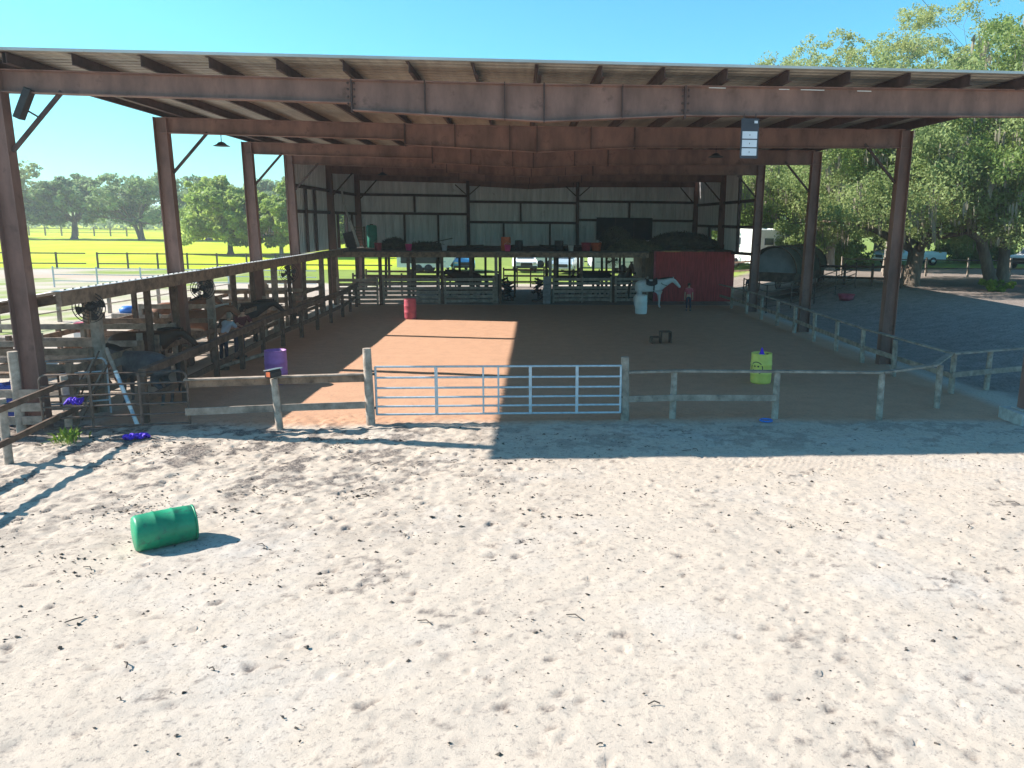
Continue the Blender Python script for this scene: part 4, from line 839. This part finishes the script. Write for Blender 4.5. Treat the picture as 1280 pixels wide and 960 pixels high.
# pipe pens right
for k, (a, b_, l) in enumerate([((11.3, 38.6), (14.6, 41.0), 'dark pipe panel beyond the fence, nearest the third right column'), ((14.6, 41.0), (17.9, 43.6), 'dark pipe panel directly in front of the covered wagon'), ((11.3, 38.6), (11.5, 43.5), 'dark pipe panel beside the red room')]):
    A = Vector((*a, GZ(*a))); B = Vector((*b_, GZ(*b_))); t = thing('pipe_fence', l, 'pipe fence', (0, 0, 0), 0, 'dark pipe panels of the right pen')
    for z in (.3, .55, .8, 1.05, 1.35): obj('rail', MB().tube([A+Vector((0, 0, z)), B+Vector((0, 0, z))], .025, 6), 'pipe', t)
    for f in (0, .5, 1): p = A.lerp(B, f); obj('post', MB().tube([p, p+Vector((0, 0, 1.4))], .035, 8), 'pipe', t)
o = thing('feed_tub', 'low red feed tub on the dark ground right of the pipe panels', 'tub', (16.0, 40.2, GZ(16, 40.2))); obj('body', MB().lathe([(0, 0), (.33, 0), (.42, .3), (.38, .28), (.3, .03), (0, .03)], n=20), 'pinkb', o); obj('rim', MB().lathe([(.41, .28), (.44, .29), (.44, .32), (.41, .31)], n=20), 'pinkb', o)
boards('paddock_rail_fence', 'dark rail fence between the wagon and the big oak', 'fence', (16.5, 49.5, 0), (19.6, 41.6, 0), (.5, 1.15), .13, .05, 'wooddark', 5, 1.25, 'wooddark')
boards('paddock_rail_fence', 'dark rail fence running along the lit lane under the oaks', 'fence', (14.5, 60, 0), (19.5, 54.0, 0), (.5, 1.15), .13, .05, 'wooddark', 4, 1.25, 'wooddark')
boards('paddock_rail_fence', 'thin fence behind the big oak trunk on the right', 'fence', (20.5, 52, 0), (40, 50.5, 0), (.55, 1.1), .07, .04, 'pipe', 8, 1.25, 'wood')

# ------------------------------------------------------------------ fences left, far
def longfence(name, label, pts, zs, m, pw, ph, step, rh=.1):
    t = thing(name, label, 'fence')
    for (a, b_), (c, d) in zip(pts[:-1], pts[1:]):
        for z in zs: obj('rail', MB().beam((a, b_, z), (c, d, z), .05, rh), m, t)
        L_ = math.hypot(c-a, d-b_); n = max(1, int(L_/step))
        for k in range(n): f = k/n; x, y = a+(c-a)*f, b_+(d-b_)*f; obj('post', MB().beam((x, y, -.1), (x, y, ph), pw, pw), m, t)
    return t
longfence('pasture_fence', 'dark brown rail fence along the near edge of the bright pasture', [(-52, 70.5), (-37.6, 70.5)], (.45, 1.3), 'pipe', .12, 1.4, 2.4)
longfence('pasture_fence', 'dark brown rail fence of the bright pasture, right of the fence gap', [(-36.6, 70.4), (-12, 70.4)], (.45, 1.3), 'pipe', .12, 1.4, 2.35)
longfence('paddock_fence', 'weathered wire and post fence of the small left paddock', [(-21.6, 25), (-19.8, 38), (-18.4, 50)], (.45, .95), 'wood', .13, 1.25, 3.2, .05)
longfence('paddock_fence', 'pale pipe fence across the small left paddock', [(-30, 52), (-13.5, 50.5)], (.4, .8, 1.2), 'alu', .07, 1.3, 2.4, .045)
longfence('far_field_fence', 'pale picket line fence on the far side of the pasture', [(-150, 190), (-85, 186)], (.8, 1.6), 'wood', .25, 2.0, 3.5, .12)
t = thing('plank_table', 'pale plank table standing outside the tie stalls in the sun', 'table', (-17.2, 24.5, 0), .3)
obj('top', MB().box((0, 0, .78), (2.6, .9, .06)), 'wood', t)
for x in (-1.1, 1.1):
    for y in (-.35, .35): obj('leg', MB().box((x, y, .38), (.08, .08, .76)), 'wood', t)
t = thing('plank_bench', 'low plank bench standing beside the nearest tie stall', 'bench', (-14.2, 18.9, 0), .15); obj('seat', MB().box((0, 0, .5), (2.4, .35, .05)), 'wood', t)
for x in (-1, 1): obj('leg', MB().box((x, 0, .24), (.08, .3, .48)), 'wood', t)
o = obj('blue_drum_cover', MB().lathe([(0, 0), (.3, 0), (.33, .15), (.2, .26), (0, .28)], (-16.6, 33, .6), 14), 'blue'); o.name = 'water_trough'; tag(o, 'blue covered water trough on the sunny side of the tie stalls', 'trough')
obj('stand', MB().box((-16.6, 33, .3), (.9, .9, .6)), 'wood', o)
o = thing('jump_block', 'red and white painted jump block outside the tie stalls', 'jump block', (-15.3, 27.6, 0), .2); obj('body', MB().box((0, 0, .45), (.9, .4, .9)), 'pinkb', o, .03); obj('band', MB().box((0, -.003, .5), (.906, .4, .16)), 'white', o)

for (x, y, z, rz, w_, l) in ((-12.0, 24.2, .62, .12, 2.6, 'plank platform between the dark horse and the nearer fan post'), (-12.6, 19.3, .8, .05, 2.2, 'plank platform behind the grey horse in the front stall'), (-12.4, 31.6, .7, .1, 2.4, 'plank platform beyond the black horse'), (-12.4, 34.8, .7, .05, 2.4, 'plank platform in the far part of the tie stalls')):
    t = thing('plank_platform', l, 'platform', (x, y, 0), rz, 'plank platforms among the tie stalls')
    for k in range(4): obj('plank', MB().box((random.uniform(-.08, .08), -.36+k*.24, z), (w_, .2, .045), rz=random.uniform(-.03, .03)), 'wood' if k % 2 else 'woodbrown', t)
    for a in (-w_/2+.1, w_/2-.1):
        for b_ in (-.35, .35): obj('leg', MB().box((a, b_, z/2-.01), (.09, .09, z-.03)), 'wooddark', t)
for (a, b_, zs, l) in (((-10.4, 17.3), (-10.35, 20.4), (.5, .85, 1.2), 'grey boards nailed along the posts beside the grey horse'), ((-10.4, 21.4), (-10.3, 24.9), (.5, 1.0), 'boards along the posts between the first two fans'), ((-10.3, 27.5), (-10.25, 31.2), (.45, .85, 1.25), 'boards along the posts before the black horse'), ((-10.25, 33.7), (-10.2, 38.1), (.45, .85, 1.25), 'boards along the posts nearest the loft')):
    boards('stall_divider', l, 'stall divider', (*a, 0), (*b_, 0), zs, .14, .035, 'woodbrown', 2, 1.35)
for (x, y, a, l) in ((-10.9, 17.6, .5, 'loose boards leaning in the front corner stall'), (-11.6, 23.2, -.4, 'loose boards leaning beside the dark bay horse')):
    t = thing('leaning_boards', l, 'boards')
    for k in range(5): obj('board', MB().beam((x+k*.12, y, .02), (x+k*.12+.7*math.cos(a), y+.5*math.sin(a), 1.2+.15*(k % 3)), .12, .03), 'wood' if k % 2 else 'wooddark', t)
# ------------------------------------------------------------------ vegetation
def leafmesh(name, pts, size, m, parent, seed, flat=.0, asp=.55, label=None):
    r = np.random.default_rng(seed); n = len(pts); P_ = np.asarray(pts)
    a = r.normal(size=(n, 3)); a /= np.linalg.norm(a, axis=1)[:, None]; b_ = r.normal(size=(n, 3)); b_ -= a*(a*b_).sum(1)[:, None]; b_ /= np.linalg.norm(b_, axis=1)[:, None]
    s = size*r.uniform(.55, 1.35, n)[:, None]; a = a*s; b_ = b_*s*asp
    V = np.stack([P_-a, P_+b_, P_+a*1.0, P_-b_], 1).reshape(-1, 3).astype(np.float32)
    me = bpy.data.meshes.new(name); me.vertices.add(4*n); me.vertices.foreach_set('co', V.ravel()); me.loops.add(4*n); me.loops.foreach_set('vertex_index', np.arange(4*n, dtype=np.int32))
    me.polygons.add(n); me.polygons.foreach_set('loop_start', np.arange(0, 4*n, 4, dtype=np.int32)); me.polygons.foreach_set('loop_total', np.full(n, 4, np.int32)); me.update()
    o = bpy.data.objects.new(name, me); C.objects.link(o); me.materials.append(M[m]); o.parent = parent; return o
def crown_pts(r, centers, n_sub, n_leaf, spread, sub_r, flat=.6):
    out = []
    for c in centers:
        c = np.array(c[:3]); R = spread
        for k in range(n_sub):
            d = r.normal(size=3); d /= np.linalg.norm(d); q = c+d*R*r.uniform(.45, 1.05)*np.array([1, 1, flat])
            rr = sub_r*r.uniform(.5, 1.3); L_ = r.normal(size=(n_leaf, 3)); L_ = L_/np.linalg.norm(L_, axis=1)[:, None]*(r.random(n_leaf)**.45)[:, None]*rr*np.array([1, 1, .7]); out.append(q+L_)
    return np.concatenate(out)
def oak(name, label, loc, H, W, seed, leaf=.13, leafm='leaf', n_sub=14, n_leaf=60, trunk_h=None, tr=.45, lean=(0, 0), moss=0, bark='bark', limbs=7, low=.35, group='live oak trees', n_cl=26, spread=None, sub_r=None, multi=1, upward=False, cat='oak tree'):
    r = np.random.default_rng(seed); t = thing(name, label, cat, loc, 0, group)
    th = trunk_h or H*.22; mb = MB(); ends = []
    for q in range(multi):
        ang = r.uniform(0, 2*PI); l0 = Vector((lean[0]+(.5*math.cos(ang) if multi > 1 else 0), lean[1]+(.5*math.sin(ang) if multi > 1 else 0), 0))
        top = Vector((l0.x*th*.5, l0.y*th*.5, th)); base_r = tr*(1.0 if multi == 1 else .7); bs = Vector((.35*math.cos(ang), .35*math.sin(ang), 0))*(multi > 1)*tr*1.6
        mb.tube([bs+Vector((0, 0, -.3)), bs+Vector((0, 0, .05)), bs+(top-bs)*.2, bs+(top-bs)*.6, top], [base_r*1.75, base_r*1.5, base_r*1.1, base_r*.95, base_r*.9], 14)
        for k in range(max(3, limbs//multi)):
            a = 2*PI*(k+r.uniform(-.3, .3))/max(3, limbs//multi)+ang; el = r.uniform(.25, 1.1) if not upward else r.uniform(.8, 1.35); L_ = W*.5*r.uniform(.6, 1.0) if not upward else H*.55
            p = top.copy(); pts = [p.copy()]; rr = [base_r*.62]
            for j in range(5):
                e2 = el*(1-.12*j)+r.normal(0, .18); a += r.normal(0, .22); p = p+Vector((math.cos(a)*math.cos(e2), math.sin(a)*math.cos(e2), math.sin(e2)))*L_/5; pts.append(p.copy()); rr.append(base_r*.62*(1-(j+1)/5.6))
                if j > 0:
                    for z in range(2):
                        a3 = a+r.uniform(-1.3, 1.3); e3 = r.uniform(.2, 1.2); q0 = p.copy(); q1 = q0+Vector((math.cos(a3)*math.cos(e3), math.sin(a3)*math.cos(e3), math.sin(e3)))*L_*.22; q2 = q1+Vector((math.cos(a3+.4)*.7, math.sin(a3+.4)*.7, .5))*L_*.16
                        mb.tube([q0, q1, q2], [rr[-1]*.55, rr[-1]*.33, .02], 6, cap=False); ends.append(q2)
            mb.tube(pts, rr, 9, cap=False); ends.append(p)
    obj('trunk', mb, bark, t)
    cs = []
    r.shuffle(ends)
    for k in range(n_cl):
        a = r.uniform(0, 2*PI); q = r.random()**.5; zz = low+(1-low)*r.random(); env = math.sqrt(max(0.05, 1-((zz-low)/(1-low)*1.05-.15)**2)) if not upward else .5+.5*math.sin(zz*PI)
        cs.append((math.cos(a)*W/2*q*env*.85, math.sin(a)*W/2*q*env*.85, H*zz*.93))
    for e_ in ends[:n_cl]: cs.append((e_.x, e_.y, min(e_.z, H*.95)))
    sp_ = spread or W*.13; sr_ = sub_r or W*.055
    P_ = crown_pts(r, cs, n_sub, n_leaf, sp_, sr_)
    P_ = P_[P_[:, 2] > H*.12]
    leafmesh('crown', P_, leaf, leafm, t, seed+1)
    if moss:
        mb = MB(); cc = P_[r.integers(0, len(P_), moss)]
        for p in cc:
            L_ = r.uniform(.3, 1.25); p = Vector(p)
            for k in range(6):
                o_ = Vector((r.normal(0, .16), r.normal(0, .16), r.normal(0, .1))); w_ = r.uniform(.03, .08); a = r.uniform(0, PI); d = Vector((math.cos(a)*w_, math.sin(a)*w_, 0)); l2 = L_*r.uniform(.5, 1)
                mb.add([p+o_-d*.5, p+o_+d*.5, p+o_+d+Vector((r.normal(0, .03), 0, -l2*.5)), p+o_-d+Vector((0, r.normal(0, .03), -l2*.5)), p+o_+Vector((.02, 0, -l2))], [(0, 1, 2, 3), (3, 2, 4)])
        obj('moss', mb, 'moss', t)
    return t
# right: mossy live oaks
G1 = lambda x, y: (x, y, GZ(x, y)-.05)
oak('oak_tree', 'big live oak with a forked trunk and hanging moss just beyond the right shade edge', G1(20.8, 43.5), 12.5, 17, 3, .085, 'leafg', 20, 110, 2.0, .5, (0, 0), 550, 'bark', 8, .27, n_cl=34, multi=2)
oak('oak_tree', 'leaning live oak with twisted low trunk at the right picture edge', G1(25.8, 43.0), 14.5, 16, 4, .09, 'leaf', 20, 110, 2.6, .45, (-.35, .1), 550, 'bark', 8, .3, n_cl=34, multi=2)
oak('oak_tree', 'tall sparse oak rising above the roof on the right', G1(25.6, 56), 19.0, 11.5, 5, .075, 'leafy', 14, 60, 5.0, .35, (0, 0), 0, 'barkpale', 9, .35, n_cl=44, upward=True, spread=1.35, sub_r=.5)
oak('oak_tree', 'tall sparse oak whose top shows beside the upper right picture corner', G1(35.4, 54), 23.5, 8.5, 6, .075, 'leafy', 14, 60, 5.0, .35, (0, 0), 0, 'barkpale', 9, .35, n_cl=34, upward=True, spread=1.3, sub_r=.5)
oak('oak_tree', 'sparse oak whose low top shows farthest left above the roof', G1(22.0, 58), 16.8, 8.5, 21, .075, 'leafy', 14, 60, 5.0, .3, (0, 0), 0, 'barkpale', 9, .4, n_cl=30, upward=True, spread=1.2, sub_r=.45)
oak('oak_tree', 'broad green oak filling the view between the right columns', G1(21.5, 66), 14.5, 18, 8, .11, 'leafb', 18, 95, 3.0, .45, (0, 0), 450, 'barkpale', 9, .25, n_cl=36)
oak('oak_tree', 'green oak behind the camper right of the red room', G1(14, 72), 15, 18, 9, .17, 'leafb', 14, 65, 3.0, .45, (0, 0), 400, 'bark', 8, .2, n_cl=34)
oak('oak_tree', 'shaded oak behind the parked silver pickup', G1(33, 74), 16, 20, 10, .18, 'leaf', 14, 65, 3.0, .5, (0, 0), 500, 'bark', 8, .2, n_cl=34)
oak('oak_tree', 'shaded oak beyond the white suv at the right edge', G1(50, 74), 17, 20, 12, .19, 'leaf', 14, 60, 3.0, .5, (0, 0), 300, 'bark', 8, .2, n_cl=34)
oak('oak_tree', 'mossy oak standing close on the right outside the shade', G1(31.5, 43), 15.5, 15, 14, .09, 'leafg', 20, 100, 3.0, .4, (.1, 0), 500, 'bark', 8, .28, n_cl=34)
def bush(label, loc, R, H, seed, m='leaf', leaf=.11, n=26, name='shrub'):
    r = np.random.default_rng(seed); t = thing(name, label, 'shrub', loc, 0, 'shrubs around the yard'); cs = [(r.uniform(-R, R)*.7, r.uniform(-R, R)*.7, H*r.uniform(.15, .75)) for _ in range(n)]
    mb = MB()
    for c in cs[:8]: mb.tube([(c[0]*.1, c[1]*.1, -.05), (c[0]*.5, c[1]*.5, c[2]*.5), c], [.05, .035, .01], 6)
    obj('stems', mb, 'bark', t); leafmesh('foliage', crown_pts(r, cs, 8, 55, R*.22, R*.16, .8), leaf, m, t, seed)
bush('rounded dark shrub behind the covered wagon', G1(20.2, 59.5), 2.6, 4.4, 41, 'leafg', .12, 34)
bush('dark understorey shrub between the wagon and the big oak', G1(22.5, 60.5), 2.8, 3.6, 42, 'leaf', .13, 34)
bush('dark understorey shrub behind the second right column', G1(23.5, 62), 3.0, 3.0, 43, 'leaf', .14, 34)
bush('low yellow green shrub at the foot of the leaning oak', G1(24.0, 40.2), .8, .7, 44, 'weed', .07, 10)
wd_ = thing('weed_plant', 'small bright weed at the foot of the front left column', 'weed', (-9.75, 15.75, 0)); r = np.random.default_rng(45); mb = MB()
for k in range(70):
    a = r.uniform(0, 2*PI); b0 = Vector((r.normal(0, .12), r.normal(0, .12), 0)); e = r.uniform(.08, .3); d = Vector((math.cos(a)*e, math.sin(a)*e, r.uniform(.12, .34))); sd = Vector((-math.sin(a), math.cos(a), 0))*.022
    mb.add([b0, b0+d*.55+sd+Vector((0, 0, .05)), b0+d, b0+d*.55-sd+Vector((0, 0, .05))], [(0, 1, 2, 3)])
obj('leaves', mb, 'weed', wd_); obj('stem', MB().tube([(0, 0, 0), (.02, 0, .25)], .01, 5), 'weed', wd_)
bush('understorey shrub under the oaks at the far right', G1(40, 70), 3.5, 3.0, 46, 'leaf', .16, 30)
# far left trees
fars = [(-118, 168, 13, 17, 'pale bare limbed oak at the left edge of the pasture'), (-97, 158, 14.5, 19, 'tall thin crowned oak with open grey branches left of the second tree group'), (-86, 160, 12.5, 15, 'rounder oak leaning on its neighbour in the left pasture group'), (-72.5, 158, 13, 20, 'wide spreading oak in the middle of the pasture'), (-61, 160, 12, 15, 'dark green oak close behind the second left column'), (-52, 168, 12.5, 16, 'green oak right of the second left column')]
for k, (x, y, h, w_, l) in enumerate(fars):
    oak('oak_tree', l, (x, y, 0), h, w_, 60+k, .34, 'leaff' if k != 1 else 'leafg', 13, 34 if k != 1 else 20, 3.2, .5, ((-1)**k*.25, 0), 0, 'bark', 10, .3, 'oaks in the far pasture', n_cl=(15 if k in (0, 1, 3) else 24), multi=1+(k % 2))
oak('oak_tree', 'full light green oak nearest the pasture fence between second and third columns', (-36, 100, 0), 9.2, 13, 71, .22, 'leafb', 15, 60, 1.8, .3, (0, 0), 0, 'bark', 8, .16, 'oaks in the near pasture', n_cl=30)
oak('oak_tree', 'light green oak with slim trunk beside the third left column', (-28.5, 95, 0), 8.5, 9, 72, .2, 'leafb', 15, 60, 2.2, .22, (0, 0), 0, 'barkpale', 8, .22, 'oaks in the near pasture', n_cl=26)
oak('oak_tree', 'green oak filling the gap between the third and fourth left columns', (-24, 104, 0), 10.5, 13, 73, .22, 'leafb', 15, 60, 2.0, .3, (0, 0), 0, 'bark', 8, .18, 'oaks in the near pasture', n_cl=28)
oak('oak_tree', 'green oak seen through the wall opening left of the loft', (-17, 112, 0), 10, 13, 74, .24, 'leafb', 13, 50, 2.2, .3, (0, 0), 0, 'bark', 8, .2, 'oaks in the near pasture', n_cl=26)
# distant wood belt
r = np.random.default_rng(5); pts = []
for k in range(420):
    x = r.uniform(-330, 210); y = 250+r.uniform(0, 60)+.05*abs(x); h = r.uniform(6, 11.5)
    L_ = r.normal(size=(90, 3)); L_ /= np.linalg.norm(L_, axis=1)[:, None]; L_ *= (r.random(90)**.4)[:, None]*np.array([6, 5, h*.5]); pts.append(L_+np.array([x, y, h*.5]))
o = leafmesh('distant_woods', np.concatenate(pts), .85, 'leaff', None, 9); tag(o, 'low green belt of distant woods along the horizon', 'woods', kind='stuff')
hs = thing('far_house', 'low red roofed farm building beyond the pasture behind the second left column', 'house', (-66, 205, 0), .1); obj('walls', MB().box((0, 0, 1.4), (26, 8, 2.8)), 'red', hs); obj('roof', MB().prism([(-13.6, 2.8), (13.6, 2.8), (13, 4.6), (-13, 4.6)], -4.6, 4.6), 'wooddark', hs)
# clods, droppings, twigs on the sand
r = np.random.default_rng(31); mb = MB()
cl = [((-11+13*r.random()**1.3, 16.2-r.random()**1.2*7) if r.random() < .6 else (r.uniform(-8, 9), r.uniform(3.6, 16))) for _ in range(330)]
for k in range(5200):
    c_l = cl[int(len(cl)*r.random()**1.15)]; q_ = r.exponential(.2); a = r.uniform(0, 2*PI); x, y = c_l[0]+q_*math.cos(a)*1.8, c_l[1]+q_*math.sin(a)
    if r.random() < .3: x, y = r.uniform(-11, 10), r.uniform(3.5, 16.5)
    s = .004+r.exponential(.0045); s = min(s, .024)*(1.3 if x < 0 and y > 11 else 1); z = .008
    vs = [Vector((x+s*q.x*1.4, y+s*q.y, z+s*q.z*.7)) for q in [Vector(r.normal(0, .25, 3))+Vector(p) for p in ((1, 0, 0), (-1, 0, 0), (0, 1, 0), (0, -1, 0), (0, 0, 1), (0, 0, -1))]]
    mb.add(vs, [(0, 2, 4), (2, 1, 4), (1, 3, 4), (3, 0, 4), (2, 0, 5), (1, 2, 5), (3, 1, 5), (0, 3, 5)])
for k in range(60):
    x, y = r.uniform(-9, 9), r.uniform(4, 15.5); a = r.uniform(0, PI); l = r.uniform(.05, .22); mb.tube([(x, y, .025), (x+l*.5*math.cos(a), y+l*.5*math.sin(a), .04), (x+l*math.cos(a+.3), y+l*math.sin(a+.3), .02)], .007, 5)
o = obj('clods', mb, 'twig'); tag(o, 'scattered dark clods and twigs over the pale sand', 'debris', kind='stuff')
# aisle clutter
def clutter(label, loc, seed):
    r = np.random.default_rng(seed); t = thing('saddle_rack', label, 'tack rack', loc, 0, 'cluttered racks in the centre aisle')
    obj('stand', MB().beam((0, 0, 0), (0, 0, 1.3), .08, .08).beam((-.4, 0, .5), (.4, 0, .5), .06, .06).beam((-.35, 0, .95), (.35, 0, .95), .06, .06).box((0, 0, .03), (.7, .5, .06)), 'blackwood', t)
    for k in range(6): obj('hanging_gear', MB().tube([(r.uniform(-.4, .4), r.uniform(-.15, .15), z) for z in (1.25-.15*k, 1.1-.15*k, .9-.15*k, .7-.12*k)], [.05, .1, .09, .03], 7), 'black', t)
clutter('dark cluttered tack rack at the left side of the centre aisle', (-1.6, 44.6, 0), 1); clutter('dark cluttered tack rack standing before the block pillar', (.1, 44.3, 0), 2)

hz_m = bpy.data.materials.new('air'); hz_m.use_nodes = True; hn = hz_m.node_tree; hn.nodes.remove(hn.nodes['Principled BSDF'])
pv = hn.nodes.new('ShaderNodeVolumePrincipled'); pv.inputs['Density'].default_value = .0007; pv.inputs['Color'].default_value = (.93, .97, 1, 1); pv.inputs['Anisotropy'].default_value = .25
hn.links.new(pv.outputs[0], hn.nodes['Material Output'].inputs['Volume'])
hz = obj('haze', MB().box((-60, 700, 11.5), (2200, 1700, 26)), hz_m); tag(hz, 'thin pale summer haze over the pasture', 'haze', kind='stuff')
